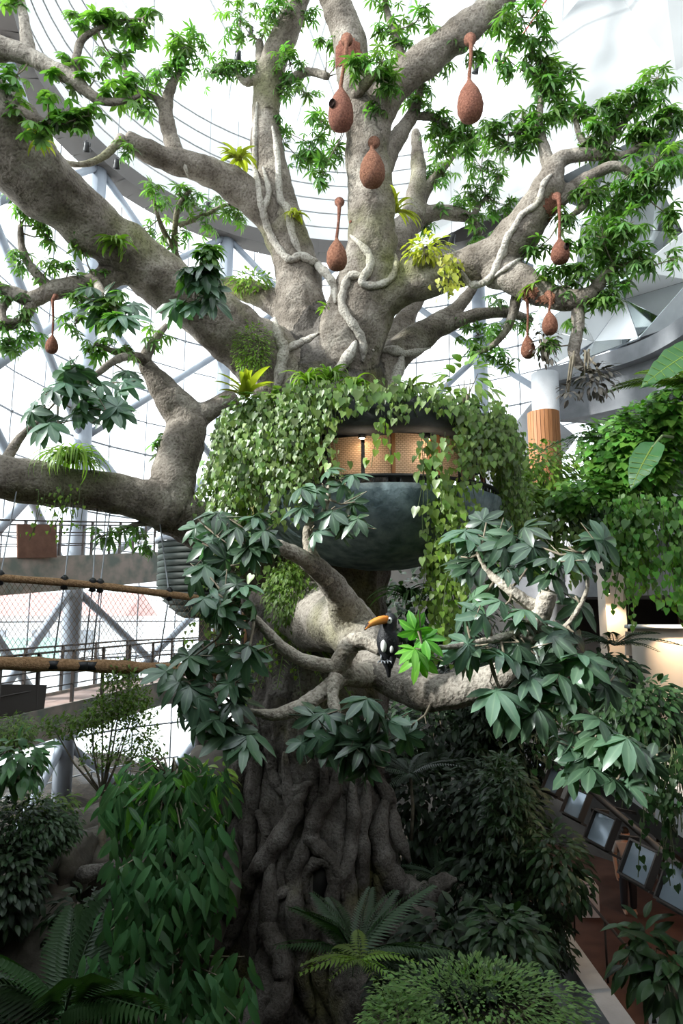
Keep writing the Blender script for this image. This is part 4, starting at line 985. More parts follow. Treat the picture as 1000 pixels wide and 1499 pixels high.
# ================================================================ bridges on the left
def rail_run(t, pts, h, nposts, m, base=0, rails=3):
    """posts and rails along a line of deck edge points"""
    pts = [Vector(p) for p in pts]
    seg = [(pts[i+1]-pts[i]).length for i in range(len(pts)-1)]; tot = sum(seg)
    def at(d):
        for i, s_ in enumerate(seg):
            if d <= s_ or i == len(seg)-1: return pts[i].lerp(pts[i+1], min(1, d/s_))
            d -= s_
    for kx in range(nposts):
        p = at(tot*kx/(nposts-1)); q = MB(); q.bar(p+Vector((0, 0, base)), p+Vector((0, 0, h)), .05, .07); q.build('post', m, t, smooth=False)
    for j in range(rails):
        z = h*(1-j/(rails+.3)); q = MB(); q.tube([p+Vector((0, 0, z)) for p in pts], .022 if j == 0 else .013, 6); q.build('rail', m, t)
def deck(t, pts, w, th, md_, mf):
    """pts run along the near edge; the deck lies to their left"""
    pts = [Vector(p) for p in pts]; q = MB(); L_ = []; 
    for i, p in enumerate(pts):
        d = (pts[min(i+1, len(pts)-1)]-pts[max(i-1, 0)]); d.z = 0; d.normalize(); L_.append(p+Vector((-d.y, d.x, 0))*w)
    for i in range(len(pts)-1): q.prism([pts[i], pts[i+1], L_[i+1], L_[i]], (0, 0, -.08))
    q.build('deck', md_, t, smooth=False)
    for a in (pts, L_):
        for i in range(len(pts)-1):
            q = MB(); q.prism([a[i]+Vector((0, 0, .06)), a[i+1]+Vector((0, 0, .06)), a[i+1]-Vector((0, 0, th)), a[i]-Vector((0, 0, th))], (pts[i]-L_[i]).normalized()*.05); q.build('fascia', mf, t, smooth=False)
    return L_
uw = thing('upper_walkway', 'upper steel walkway with a mottled green side at the left, above the rope bridge', 'walkway', (-6, 16, 7.4))
up = [(-7.6, 12.9, 7.25), (-7.0, 14, 7.36), (-5.9, 16, 7.6), (-4.87, 18, 7.86), (-4.3, 19.2, 8.0)]
Lu = deck(uw, up, 1.25, .72, M['walk'], M['fascia'])
rail_run(uw, up, .84, 9, M['steel_dark'], -.45)
rail_run(uw, [p+Vector((0, 0, 0)) for p in Lu], .84, 9, M['steel_dark'], 0)
q = MB(); a_, b_ = P(25, 792, 14.25), P(82, 792, 15.0); q.bar(a_, b_, .04, .72); q.build('board', M['rust'], uw, smooth=False, label='rusty brown board behind the rail')
lw = thing('lower_walkway', 'lower steel walkway with a reddish floor at the left, below the rope bridge', 'walkway', (-5, 13, 4.6))
lp = [(-5.35, 9.6, 4.6), (-5.15, 12, 4.6), (-4.8, 14.5, 4.6), (-4.36, 17.0, 4.62), (-3.3, 18.2, 4.65), (-2.0, 18.4, 4.7)]
Ll = deck(lw, lp, 1.3, .5, M['walk'], M['fascia'])
rail_run(lw, lp, 1.0, 10, M['steel_dark'], -.25)
rail_run(lw, Ll, 1.0, 10, M['steel_dark'], 0)
q = MB(); q.bar(P(-10, 1032, 10.8), P(64, 1030, 12.1), .04, .62); q.build('board', M['steel_dark'], lw, smooth=False, label='dark slatted board fixed to the rail')
def pts_px(rows): return [P(*r) for r in rows]
rb = thing('rope_bridge', 'rope bridge of two thick brown ropes with netting, crossing at the left', 'rope bridge', P(150, 965, 9))
ur = [Vector(v) for v in spline([tuple(p) for p in pts_px([(-70, 838, 8.4), (0, 846, 8.7), (110, 854, 9.1), (200, 864, 9.5), (300, 877, 10.2), (350, 884, 11)])], 6)]
lr = [Vector(v) for v in spline([tuple(p) for p in pts_px([(-70, 968, 8.4), (0, 971, 8.7), (110, 974, 9.1), (200, 977, 9.5), (300, 981, 10.2), (360, 987, 11)])], 6)]
q = MB(); q.tube(ur, [.05*(1+.05*math.sin(i*1.3)) for i in range(len(ur))], 12); q.build('upper_rope', M['rope'], rb)
q = MB(); q.tube(lr, [.083*(1+.12*math.sin(i*.9)+.06*math.sin(i*2.3)) for i in range(len(lr))], 12); q.build('lower_rope', M['rope'], rb, label='thicker bundled brown rope')
q = MB(); nn_ = 64
def lerp_path(ps, t):
    f = t*(len(ps)-1); i = min(int(f), len(ps)-2); return ps[i].lerp(ps[i+1], f-i)
for i in range(-10, nn_):
    for sg in (1, -1):
        p_ = []
        for j in range(3):
            t = (i+(j*5 if sg > 0 else 10-j*5))/nn_
            if 0 <= t <= 1: p_.append(lerp_path(ur, t).lerp(lerp_path(lr, t), j/2))
        if len(p_) > 1: q.tube(p_, .0035, 3, cap=False)
q.build('netting', M['net'], rb, kind='stuff')
for (x0, y0, Y0, x1, y1, t1) in ((108, 735, 10.2, 115, 853, .37), (143, 735, 10.6, 145, 857, .455), (163, 735, 10.8, 156, 858, .48), (232, 750, 11, 229, 867, .69), (24, 720, 9.6, 22, 847, .2)):
    f = lerp_path(ur, t1); g2 = lerp_path(lr, t1-.03)
    q = MB(); q.tube([P(x0, y0, Y0), f, g2], .010, 6); q.build('hanger', M['cable'], rb)
    q = MB(); q.lathe([(0, -.1), (.05, -.08), (.03, 0), (.055, .06), (.02, .1), (0, .1)], f, 10); q.build('clamp', M['black'], rb); q = MB(); q.lathe([(0, -.06), (.09, -.05), (.095, .05), (0, .06)], g2, 12); q.build('clamp', M['black'], rb)
dr = thing('stair_drum', 'dark green ribbed drum of the spiral stair beside the trunk', 'stair tower', P(286, 850, 15.6)-Vector((0, 0, 1)))
dc = P(302, 850, 15.6); dc.z = 0
z1 = P(290, 792, 15).z; z0 = P(290, 905, 15).z
for i in range(12):
    t = i/12; r_ = 1.1-.6*max(0, (.42-t)/.42)**1.6; r2 = 1.1-.6*max(0, (.42-t-1/12)/.42)**1.6; za = z0+(z1-z0)*t; zb = z0+(z1-z0)*(t+1/12)
    q = MB(); q.lathe([(r_-.04, za), (r_, za+.015), (r2, zb-.03), (r2-.04, zb)], dc, 36); q.build('rib', M['greenhouse'], dr)
q = MB(); q.lathe([(1.1, z1), (1.17, z1), (1.17, z1+.1), (1.05, z1+.1)], dc, 36); q.build('rim', M['steel'], dr)
q = MB(); q.tube([Vector((dc.x, dc.y, -.3)), Vector((dc.x, dc.y, z0+.3))], .14, 14); q.build('pole', M['steel_dark'], dr)
for xx in (318, 362): 
    pw_ = thing('timber_post', 'reddish timber post at the %s of the landing beside the trunk' % ('left' if xx == 318 else 'right'), 'post', P(xx, 985, 12.2))
    q = MB(); q.tube([P(xx, 1000, 12.2), P(xx, 900, 12.2)], .07, 10); q.build('shaft', M['wood'], pw_); q = MB(); q.lathe([(0, .09), (.08, .07), (.1, 0), (.08, -.03)], P(xx, 900, 12.2), 12); q.build('cap', M['rope'], pw_)

# ================================================================ hanging spotlights
SPOTS = [(171, 240, 12, 'below the left of the white roof ring'), (346, 320, 15.5, 'just under the ring beam left of the trunk'), (305, 303, 15.5, 'beneath the white boards, left one of the pair by the trunk'), (386, 335, 16.5, 'tucked against the left of the rising limb'),
 (349, 82, 13, 'high among the pale leaves, leftmost of the three near the top'), (367, 46, 13, 'high up near the top, above the other two'), (396, 72, 13, 'high beside the left rising limb, rightmost of the three'), (127, 215, 11, 'hidden in leaves at the upper left'),
 (662, 350, 17, 'seen under the far right limb before the white band'), (730, 82, 14, 'right of the largest nest, upper one'), (746, 106, 14, 'right of the largest nest, long dark one'), (697, 100, 14, 'just behind the stalk of the largest nest')]
for px, py, Y, where in SPOTS:
    c = P(px, py, Y); k = .014*Y*.62
    t = thing('spotlight', 'small black spotlight hanging '+where, 'spotlight', c+Vector((0, 0, k)), 'hanging spotlights')
    rot = Euler((.5, .2, 0)).to_matrix()
    q = MB(); q.lathe([(0, .9*k), (.45*k, .85*k), (.5*k, .2*k), (.62*k, -.6*k), (.66*k, -.9*k), (.58*k, -.9*k), (.5*k, -.7*k), (0, -.68*k)], (0, 0, 0), 16); q.v = [c+rot @ v for v in q.v]; q.build('housing', M['black'], t)
    q = MB(); q.lathe([(0, -.72*k), (.48*k, -.72*k), (0, -.70*k)], (0, 0, 0), 12); q.v = [c+rot @ v for v in q.v]; q.build('lens', M['lens'], t)
    q = MB(); q.tube([c+Vector((-.62*k, 0, 0)), c+Vector((-.7*k, 0, .8*k)), c+Vector((0, 0, 1.35*k)), c+Vector((.7*k, 0, .8*k)), c+Vector((.62*k, 0, 0))], .07*k, 6); q.build('yoke', M['black'], t)
    q = MB(); q.tube([c+Vector((0, 0, 1.3*k)), Vector((c.x, c.y, 24))], .006, 5); q.build('cable', M['cable'], t)

# ================================================================ lower right: information panels, person, notices, room
for i, (px, py) in enumerate([(790, 1114), (814, 1145), (846, 1178), (884, 1216), (940, 1266), (998, 1302)]):
    b = PZ(px, py, 3.05); d = Vector((b.x-.0, b.y, 0))
    nm = ['farthest', 'second from the far end', 'third from the far end', 'fourth, fully seen', 'fifth, above the standing person', 'nearest and cut by the picture edge'][i]
    t = thing('info_panel', 'dark framed tilted panel on the gallery rail, %s' % nm, 'display panel', b, 'tilted panels along the gallery')
    rot = (Matrix.Rotation(math.radians(14), 3, 'Z') @ Matrix.Rotation(math.radians(-62), 3, 'Y'))
    def bx(c, s): 
        q = MB(); q.box((0, 0, 0), s); q.v = [b+rot @ ((v+Vector(c))*.68) for v in q.v]; return q
    bx((0, 0, 0), (.62, .74, .05)).build('back', M['concrete_dark'], t, smooth=False)
    for c, s in (((0, .39, .05), (.66, .04, .16)), ((0, -.39, .05), (.66, .04, .16)), ((.33, 0, .05), (.04, .82, .16)), ((-.33, 0, .05), (.04, .82, .16))): bx(c, s).build('frame', M['steel_dark'], t, smooth=False)
    bx((-.36, 0, -.22), (.05, .86, .5)).build('hood', M['steel_dark'], t, smooth=False)
    bx((0, 0, .045), (.6, .72, .02)).build('sheet', M['screen'], t, smooth=False)
    q = MB(); q.bar(b+Vector((.25, .05, -.1)), b+Vector((.55, .1, -.15)), .06); q.build('bracket', M['steel_dark'], t, smooth=False)
gr = thing('gallery_rail', 'long dark handrail carrying the tilted panels', 'rail', (4.6, 11, 3)); q = MB(); q.tube([PZ(770, 1092, 2.95)+Vector((.3, 0, 0)), PZ(1010, 1312, 2.95)+Vector((.3, 0, 0))], .05, 8); q.build('rail_tube', M['steel_dark'], gr)
for kx in range(6):
    p = (PZ(770, 1092, 2.95)).lerp(PZ(1010, 1312, 2.95), kx/5); q = MB(); q.bar(p+Vector((.3, 0, 0)), p+Vector((.75, 0, -.1)), .05); q.build('arm', M['steel_dark'], gr, smooth=False)
# person seen from behind, standing on the deck
fp = PZ(922, 1338, 0.0); hgt = 1.70
pe = thing('person', 'person in a pale grey T-shirt and black trousers standing under the panels', 'person', fp)
def skin_mesh(nodes, edges, name, m, parent, sub=2):
    me_ = bpy.data.meshes.new(name); me_.from_pydata([tuple(n[0]) for n in nodes], edges, []); o = bpy.data.objects.new(name, me_); C.objects.link(o)
    s_ = o.modifiers.new('s', 'SKIN'); 
    for v, n in zip(me_.skin_vertices[0].data, nodes): v.radius = n[1]
    me_.skin_vertices[0].data[0].use_root = True
    o.modifiers.new('u', 'SUBSURF').levels = sub
    d_ = bpy.context.evaluated_depsgraph_get(); m2_ = bpy.data.meshes.new_from_object(o.evaluated_get(d_)); bpy.data.objects.remove(o)
    m2_.materials.clear(); m2_.materials.append(m); m2_.shade_smooth(); o = bpy.data.objects.new(name, m2_); C.objects.link(o); o.parent = parent; o.matrix_parent_inverse = world_of(parent).inverted(); return o
def pv(x, y, z): return fp+Vector((x, y, z))
B = [(pv(0, 0, .95), (.15, .11)), (pv(0, 0, 1.12), (.14, .10)), (pv(0, .01, 1.32), (.17, .11)), (pv(0, 0, 1.43), (.09, .08)), (pv(0, 0, 1.49), (.055, .055)), (pv(0, -.01, 1.56), (.08, .09)), (pv(0, -.01, 1.65), (.075, .09)),
     (pv(.19, 0, 1.40), (.06, .06)), (pv(.25, .02, 1.14), (.045, .045)), (pv(.25, -.06, .90), (.035, .035)), (pv(.25, -.09, .80), (.03, .04)),
     (pv(-.19, 0, 1.40), (.06, .06)), (pv(-.25, .02, 1.14), (.045, .045)), (pv(-.25, -.06, .90), (.035, .035)), (pv(-.25, -.09, .80), (.03, .04)),
     (pv(.09, 0, .88), (.09, .09)), (pv(.10, -.01, .48), (.06, .065)), (pv(.10, .02, .08), (.04, .045)), (pv(.11, -.12, .03), (.04, .03)),
     (pv(-.09, 0, .88), (.09, .09)), (pv(-.10, -.01, .48), (.06, .065)), (pv(-.10, .02, .08), (.04, .045)), (pv(-.11, -.12, .03), (.04, .03))]
for sx, i0 in ((1, 10), (-1, 14)):
    for f in range(4): B.append((pv(sx*.25+(f-1.5)*.018*0+sx*.005, -.12+.018*f-.02, .71-.008*abs(f-1.5)), (.009, .009)))
    B.append((pv(sx*.225, -.13, .755), (.010, .010)))
E = [(0, 1), (1, 2), (2, 3), (3, 4), (4, 5), (5, 6), (2, 7), (7, 8), (8, 9), (9, 10), (2, 11), (11, 12), (12, 13), (13, 14), (0, 15), (15, 16), (16, 17), (17, 18), (0, 19), (19, 20), (20, 21), (21, 22)]
for j in range(5): E += [(10, 23+j), (14, 28+j)]
skin_mesh(B, E, 'body', M['skin'], pe)
SH = [(pv(0, 0, .98), (.185, .14)), (pv(0, 0, 1.12), (.175, .13)), (pv(0, .01, 1.32), (.195, .13)), (pv(0, 0, 1.43), (.10, .09)), (pv(.2, 0, 1.40), (.08, .08)), (pv(.245, .02, 1.2), (.07, .07)), (pv(-.2, 0, 1.40), (.08, .08)), (pv(-.245, .02, 1.2), (.07, .07))]
skin_mesh(SH, [(0, 1), (1, 2), (2, 3), (2, 4), (4, 5), (2, 6), (6, 7)], 'shirt', M['shirt'], pe)
TR = [(pv(0, 0, .98), (.165, .125)), (pv(.09, 0, .86), (.105, .105)), (pv(.10, -.01, .48), (.08, .085)), (pv(.10, .015, .08), (.07, .075)), (pv(-.09, 0, .86), (.105, .105)), (pv(-.10, -.01, .48), (.08, .085)), (pv(-.10, .015, .08), (.07, .075))]
skin_mesh(TR, [(0, 1), (1, 2), (2, 3), (0, 4), (4, 5), (5, 6)], 'trousers', M['trousers'], pe)
ellip(pv(0, .015, 1.66), .088, .10, .085, 16, 10).build('hair', M['hair'], pe)
for sx in (-1, 1): ellip(pv(sx*.082, -.01, 1.60), .012, .02, .03).build('ear', M['skin'], pe)
# deck rail and notices
hr = thing('deck_handrail', 'thin dark handrail slanting down beside the white notice on the deck', 'rail', PZ(870, 1400, 0))
a_, b_ = PZ(838, 1290, 1.0), PZ(925, 1395, 1.0); q = MB(); q.tube([a_, b_, b_+(b_-a_)*.8], .025, 8); q.build('handrail', M['steel_dark'], hr)
for t in (0, .6, 1.2, 1.75): p = a_+(b_-a_)*t; q = MB(); q.tube([Vector((p.x, p.y, 0)), p], .02, 8); q.build('post', M['steel_dark'], hr)
nt_ = thing('notice_board', 'white upright notice board with a round black mark, standing on the dark deck', 'notice', PZ(862, 1345, 0))
c = PZ(862, 1345, 0)
q = MB(); q.prism([c+Vector(v) for v in ((-.22, 0, .02), (.24, 0, .02), (.24, 0, .62), (.1, 0, .82), (-.22, 0, .82))], (0, .03, 0)); q.build('board', M['white'], nt_, smooth=False)
q = MB(); q.tube([c+Vector((.1, -.006, .45)), c+Vector((.1, 0, .45))], .055, 16); q.build('round_mark', M['black'], nt_); q = MB(); q.box(c+Vector((0, -.004, .66)), (.3, .006, .02)); q.build('printed_line', M['black'], nt_, smooth=False)
q = MB(); q.box(c+Vector((.1, -.004, .58)), (.015, .006, .25)); q.build('printed_line', M['black'], nt_, smooth=False)
sg_ = thing('small_sign', 'small white sign with a black standing figure at the bottom right edge', 'sign', PZ(957, 1540, 0))
c = P(957, 1488, 9.6); q = MB(); q.box(c, (.13, .015, .17)); q.build('plate', M['white'], sg_, smooth=False)
q = MB(); q.prism([c+Vector(v) for v in ((-.035, -.013, -.075), (.035, -.013, -.075), (.012, -.013, .02), (-.012, -.013, .02))], (0, .004, 0)); q.tube([c+Vector((0, -.013, .035)), c+Vector((0, -.009, .035))], .016, 10); q.build('figure_mark', M['black'], sg_, smooth=False)
q = MB(); q.tube([Vector((c.x, c.y+.02, 0)), c+Vector((0, .02, 0))], .012, 6); q.build('post', M['steel_dark'], sg_)
# room on the right
ct = thing('reception_counter', 'curved cream reception counter in the lit room on the right', 'counter', P(978, 985, 11.6))
cc = P(985, 985, 11.9); ztop = P(985, 915, 11.4).z
q = MB(); q.lathe([(.62, 3.05), (.62, ztop-.06)], (cc.x, cc.y, 0), 40); q.build('front', M['plaster'], ct)
q = MB(); q.lathe([(0, ztop), (.72, ztop), (.72, ztop-.06), (0, ztop-.06)], (cc.x, cc.y, 0), 40); q.build('top', M['white'], ct)
q = MB(); q.bar(P(925, 935, 12.6), P(975, 935, 12.2), .3, .08); q.bar(P(928, 960, 12.6), P(928, 925, 12.6), .3, .05); q.build('shelf', M['plaster'], ct, smooth=False)
la = thing('ceiling_lamp', 'small warm lamp glowing above the cream pillar of the room', 'lamp', P(889, 870, 14.2)); c = P(889, 869, 14.1)
q = MB(); q.lathe([(0, 0), (.05, 0), (.06, .05), (.05, .12), (0, .12)], c, 12); q.build('housing', M['black'], la); q = MB(); q.lathe([(0, -.012), (.042, -.01), (.042, 0), (0, .002)], c, 12); q.build('bulb', M['lampglow'], la)
def lamp(p, e, col=(1, .74, .48), size=1.9, tgt=None):
    l = bpy.data.lights.new('spot', 'SPOT'); l.energy = e; l.color = col; l.spot_size = size; l.spot_blend = .6; l.shadow_soft_size = .05
    o = bpy.data.objects.new('spot_light', l); C.objects.link(o); o.location = p
    if tgt is not None: o.rotation_euler = (Vector(tgt)-Vector(p)).to_track_quat('-Z', 'Y').to_euler()
lamp(c+Vector((0, -.1, -.03)), 45, tgt=c+Vector((.2, .2, -1.5)))
lamp(Vector((cc.x-.3, cc.y-.9, 6.4)), 70, tgt=cc+Vector((0, 0, -1)))
lamp(Vector((6.6, 14.0, 2.7)), 16, (1, .5, .25), 2.6, (7.0, 14.3, 0))
# ================================================================ plants
GROUND = lambda x, y: -.4
def vine_curtain(name, label, tops, length, n, leaf, m, big=40, spread=.25, cat='climbing plant', dens=9, tpl=None, out=Vector((0, -1, 0)), bigk=1.0):
    """strands hanging from points along a line, leaves alternating down each strand"""
    t = thing(name, label, cat, tops[len(tops)//2])
    tp_ = [Vector(p) for p in tops]; tpl = tpl or HEART; f = Leaves(); st = MB(); bm_ = mesh_np('leaf', *tpl, m); nb = 0
    for s_ in range(n):
        u = R.random()*(len(tp_)-1); i = min(int(u), len(tp_)-2); p = tp_[i].lerp(tp_[i+1], u-i)+rv(spread*.5)
        L = R.uniform(length[0], length[1])*(1 if R.random() < .8 else 1.35); pts = [p]; w = rv(.04); w.z = 0
        k = max(3, int(L/.22))
        for j in range(k):
            w += rv(.025); w.z = 0; pts.append(pts[-1]+Vector((w.x, w.y, -L/k)))
        st.tube(pts, .006, 3, cap=False)
        for j in range(int(L*dens)+1):
            v = R.random()*(len(pts)-1); a = min(int(v), len(pts)-2); q = pts[a].lerp(pts[a+1], v-a)
            o = out+rv(.8); o.z = 0; o = o.normalized() if o.length > .01 else out
            sz = leaf*R.uniform(.6, 1.25); q2 = q+o*(.05+R.random()*.1)
            M3 = frame(o*.35+Vector((R.uniform(-.5, .5), 0, -1)), o+Vector((0, 0, .5))+rv(.3))
            if nb < big and R.random() < .25: nb += 1; place('leaf', bm_, t, M4(M3, sz*1.25*bigk, q2+o*.06))
            else: f.put(tpl, M3*sz, q2)
    st.build('stem', M['stem'], t, kind='stuff'); f.build('foliage', m, t); return t
def strap_clump(name, label, c, n, L, w, m, cat='plant', up=1.0, droop=1.1, lean=Vector((0, 0, 0))):
    t = thing(name, label, cat, c); q = None
    shp = []
    for v_ in range(4):
        vs = []; fs = []; d = droop*rr.uniform(.7, 1.2); ns = 7
        for i in range(ns+1):
            s_ = i/ns; a = up*1.0-d*2.0*s_; 
            if i == 0: x = z = 0
            else: x += math.cos(a)/ns; z += math.sin(a)/ns
            h = w/L/2*(1-s_**2.2)**.7+.002
            vs += [(x, -h, z+h*.4), (x, 0, z), (x, h, z+h*.4)]
        for i in range(ns):
            a = 3*i; fs += [(a, a+3, a+1), (a+1, a+3, a+4), (a+1, a+4, a+2), (a+2, a+4, a+5)]
        shp.append(mesh_np('leaf', np.array(vs), np.array(fs), m))
    for i in range(n):
        a = R.uniform(0, 2*PI); d = Vector((math.cos(a), math.sin(a), 0))+lean
        M3 = frame(Vector((d.x, d.y, d.z+R.uniform(-.1, .3))), Vector((0, 0, 1))+rv(.25)); place('leaf', shp[i % 4], t, M4(M3, L*R.uniform(.65, 1.15), Vector(c)+rv(L*.07)))
    return t
def shrub(name, label, c, rad, n, leaf, m, tpl=None, cat='shrub', big=0, hollow=.45, base=None, face=.3, droop=.4, nst=7):
    """leaves over a mass of twigs rising from the base; c and rad give the crown"""
    c = Vector(c); base = Vector(base) if base is not None else Vector((c.x, c.y, c.z-rad[2]))
    t = thing(name, label, cat, base); f = Leaves(); st = MB(); tpls = tpl if isinstance(tpl, list) else [tpl or OVAL]; bms = [mesh_np('leaf', *x, m) for x in tpls]; nb = 0
    tips = []
    for k in range(nst):
        d = rball(); p = c+Vector((d.x*rad[0]*.7, d.y*rad[1]*.7, d.z*rad[2]*.6)); tips.append(p)
        st.tube([base+rv(.05), (base+p)/2+rv(.1*rad[0]), p], [.022, .014, .006], 5)
    for k in range(n):
        d = rball()
        if d.length < hollow: d = d.normalized()*R.uniform(hollow, 1)
        p = c+Vector((d.x*rad[0], d.y*rad[1], d.z*rad[2]))*1.0; p += rv(.04)
        o = Vector((d.x, d.y-.25*face, d.z*.5)); o = o.normalized()
        M3 = frame(o+Vector((R.uniform(-.5, .5), -face*.5, -R.uniform(0, droop*2))), Vector((0, -face, 1))+o*.5+rv(.35)); s_ = leaf*R.uniform(.7, 1.25); i = R.randrange(len(tpls))
        if nb < big and d.y < .2 and R.random() < .6: nb += 1; place('leaf', bms[i], t, M4(M3, s_, p))
        else: f.put(tpls[i], M3*s_, p)
    st.build('stem', M['twig'], t); f.build('foliage', m, t); return t
FE = {}
def palm(name, label, base, n, L, m, cat='palm', droop=.5, lean=None, up=.7, pairs=22, w=.22, lw=.035, trunk=0.0, tr=.05, spread=1.0, a0=None, a1=None):
    t = thing(name, label, cat, base); base = Vector(base); top = base+Vector((0, 0, trunk))
    if trunk: q = MB(); q.tube([base, (base+top)/2+Vector((.04, 0, 0)), top], [tr*1.2, tr, tr*.9], 10); q.build('trunk', M['twig'], t)
    mes = [mesh_np('frond', *feather(rr, pairs, 1.0, w, droop*rr.uniform(.8, 1.2), lw), m) for _ in range(3)]
    for i in range(n):
        a = (2*PI*i/n+R.uniform(-.3, .3)) if a0 is None else math.radians(a0+(a1-a0)*(i+.5)/n)+R.uniform(-.15, .15)
        e = up*R.uniform(.55, 1.2); d = Vector((math.cos(a)*math.cos(e)*spread, math.sin(a)*math.cos(e)*spread, math.sin(e)))
        place('frond', mes[i % 3], t, M4(frame(d, Vector((0, 0, 1))), L*R.uniform(.8, 1.15), top))
    return t
def big_leaf(name, label, base, tip, width, m, up, stem_to):
    """one large arrow-shaped leaf on its own stalk"""
    base, tip = Vector(base), Vector(tip); t = thing(name, label, 'leaf plant', stem_to); L = (tip-base).length; vs = []; fs = []; n = 14; ws = []
    for i in range(n+1):
        s_ = i/n; h = width/2*(math.sin(PI*min(1, s_**.62*.98+.02))**.75); z = -.22*L*s_*s_
        for j in (-1, -.5, 0, .5, 1): vs.append((L*s_-(.16*L*abs(j) if s_ < .2 else .05*L*abs(j)), h*j*(1+.04*math.sin(i*2.2)), z+.16*h*abs(j)+.02*L*math.sin(i*1.7+j*2)*abs(j)))
    for i in range(n):
        for j in range(4): a = 5*i+j; fs += [(a, a+5, a+1), (a+1, a+5, a+6)]
    M3 = frame(tip-base, up); q = mesh_np('blade', np.array(vs), np.array(fs), m); place('blade', q, t, M4(M3, 1, base))
    q = MB(); q.tube([base+Vector(M3 @ np.array((L*s_, 0, -.22*L*s_*s_-.005))) for s_ in np.linspace(0, .95, 8)], [.02-.002*i for i in range(8)], 6)
    for k in range(1, 8):
        for sg in (-1, 1):
            s_ = .08+.11*k; h = width/2*(math.sin(PI*min(1, (s_+.08)**.62*.98+.02))**.75); q.tube([base+Vector(M3 @ np.array((L*s_, 0, -.22*L*s_*s_))), base+Vector(M3 @ np.array((L*(s_+.05), sg*h*.85, -.22*L*s_*s_+.13*h)))], .005, 4, cap=False)
    q.build('vein', M['leaf_lime'], t); q = MB(); q.tube([base, (base+Vector(stem_to))/2+Vector((0, 0, .1)), Vector(stem_to)], [.018, .02, .024], 7); q.build('stalk', M['stem'], t)
# ---- the green mantle of the pod
def prim(deg0, deg1, z, r=2.36, n=9): return [PC+Vector((r*math.cos(math.radians(a)), r*math.sin(math.radians(a)), z)) for a in np.linspace(deg0, deg1, n)]
vine_curtain('pothos_curtain', 'dense heart-leaved curtain covering the left front of the pod', prim(-178, -106, 9.28), (.8, 1.45), 170, .075, M['leaf_vine'], 260, .3, dens=20, bigk=1.25)
vine_curtain('pothos_curtain', 'short heart-leaved fringe hanging over the woven panels of the pod', prim(-106, -62, 9.25), (.08, .34), 80, .08, M['leaf_vine'], 120, .3, dens=18, bigk=1.25)
vine_curtain('pothos_curtain', 'heart-leaved curtain right of the woven panels on the pod', prim(-60, -22, 9.2), (.5, .95), 70, .075, M['leaf_vine'], 140, .3, dens=20, bigk=1.25)
vine_curtain('pothos_curtain', 'vine column on the far right edge of the pod', prim(-16, 10, 9.05), (1.2, 1.7), 40, .075, M['leaf_vine'], 60, .25, dens=20, bigk=1.2)
vine_curtain('pothos_vine', 'long trailing vine down the right side of the dark bowl', [P(640, 700, 9.5), P(680, 700, 9.5)], (1.0, 1.75), 22, .085, M['leaf_lime'], 70, .3, dens=15)
vine_curtain('pothos_vine', 'single trailing strand of heart leaves before the woven panels', [P(556, 610, 8.95), P(566, 610, 8.95)], (.5, .85), 2, .10, M['leaf_lime'], 16, .05, dens=16)
vine_curtain('pothos_vine', 'thin strands of heart leaves draped over the bowl rim below the panels', [P(612, 640, 9.0), P(650, 640, 9.0)], (.5, 1.0), 8, .105, M['leaf_vine'], 40, .15, dens=10)
vine_curtain('hanging_creeper', 'loose dark creeper hanging at the left end of the pod to the stair drum', [P(322, 620, 10.6), P(345, 640, 10.4), P(370, 700, 10.2)], (1.2, 1.9), 26, .10, M['leaf_vine'], 60, .3, dens=9)
vine_curtain('hanging_creeper', 'thin leafy creeper trailing under the pod beside the mossy trunk', [P(395, 800, 10.8), P(420, 800, 10.8), P(440, 815, 10.8)], (1.0, 2.0), 10, .06, M['leaf_lime'], 10, .3, dens=9)
vine_curtain('hanging_creeper', 'yellow-green creeper under the right of the bowl', [P(628, 800, 10.2), P(665, 790, 10)], (.8, 1.5), 26, .085, M['leaf_lime'], 50, .35, dens=13)
vine_curtain('hanging_creeper', 'creeper column along the trunk left of the bowl', [P(312, 800, 11.2), P(328, 800, 11.2)], (1.2, 2.0), 18, .07, M['leaf_vine'], 0, .25, dens=14)
for i, (px, py, Y, n, L, m, lab) in enumerate([(450, 560, 9.1, 46, .5, 'leaf_lime', 'pale strap-leaved clump on the pod roof, under the left limbs'), (480, 556, 9.2, 40, .5, 'leaf_vine', 'strap-leaved clump on the pod roof, before the central trunk'), (520, 562, 9.1, 36, .42, 'leaf_lime', 'strap-leaved clump at the middle front of the pod roof'),
    (600, 572, 9.1, 30, .42, 'leaf_vine', 'spiky clump on the pod roof right of the trunk'), (690, 600, 10.6, 26, .4, 'leaf_dark', 'small spiky clump at the right end of the pod roof')]):
    strap_clump('strap_plant', lab, P(px, py, Y), n, L, .045, M[m], up=1.0, droop=1.2)
strap_clump('yellow_bromeliad', 'bright yellow bromeliad at the left end of the pod roof', P(358, 582, 9.7), 18, .55, .12, M['leaf_yellow'], up=.9, droop=.5)
shrub('roof_plant', 'broad-leaved plant standing at the right of the pod roof', P(680, 560, 11), (.55, .4, .35), 60, .3, M['leaf_vine'], None, 'plant', 24, base=P(680, 600, 11))
shrub('roof_foliage', 'mixed low greenery along the left front of the pod roof', P(420, 590, 9.7), (.95, .4, .22), 420, .11, M['leaf_vine'], HEART, 'plant', 120, .2)
shrub('roof_foliage', 'mixed low greenery along the right front of the pod roof', P(585, 590, 9.6), (1.2, .4, .22), 420, .11, M['leaf_vine'], HEART, 'plant', 120, .2)
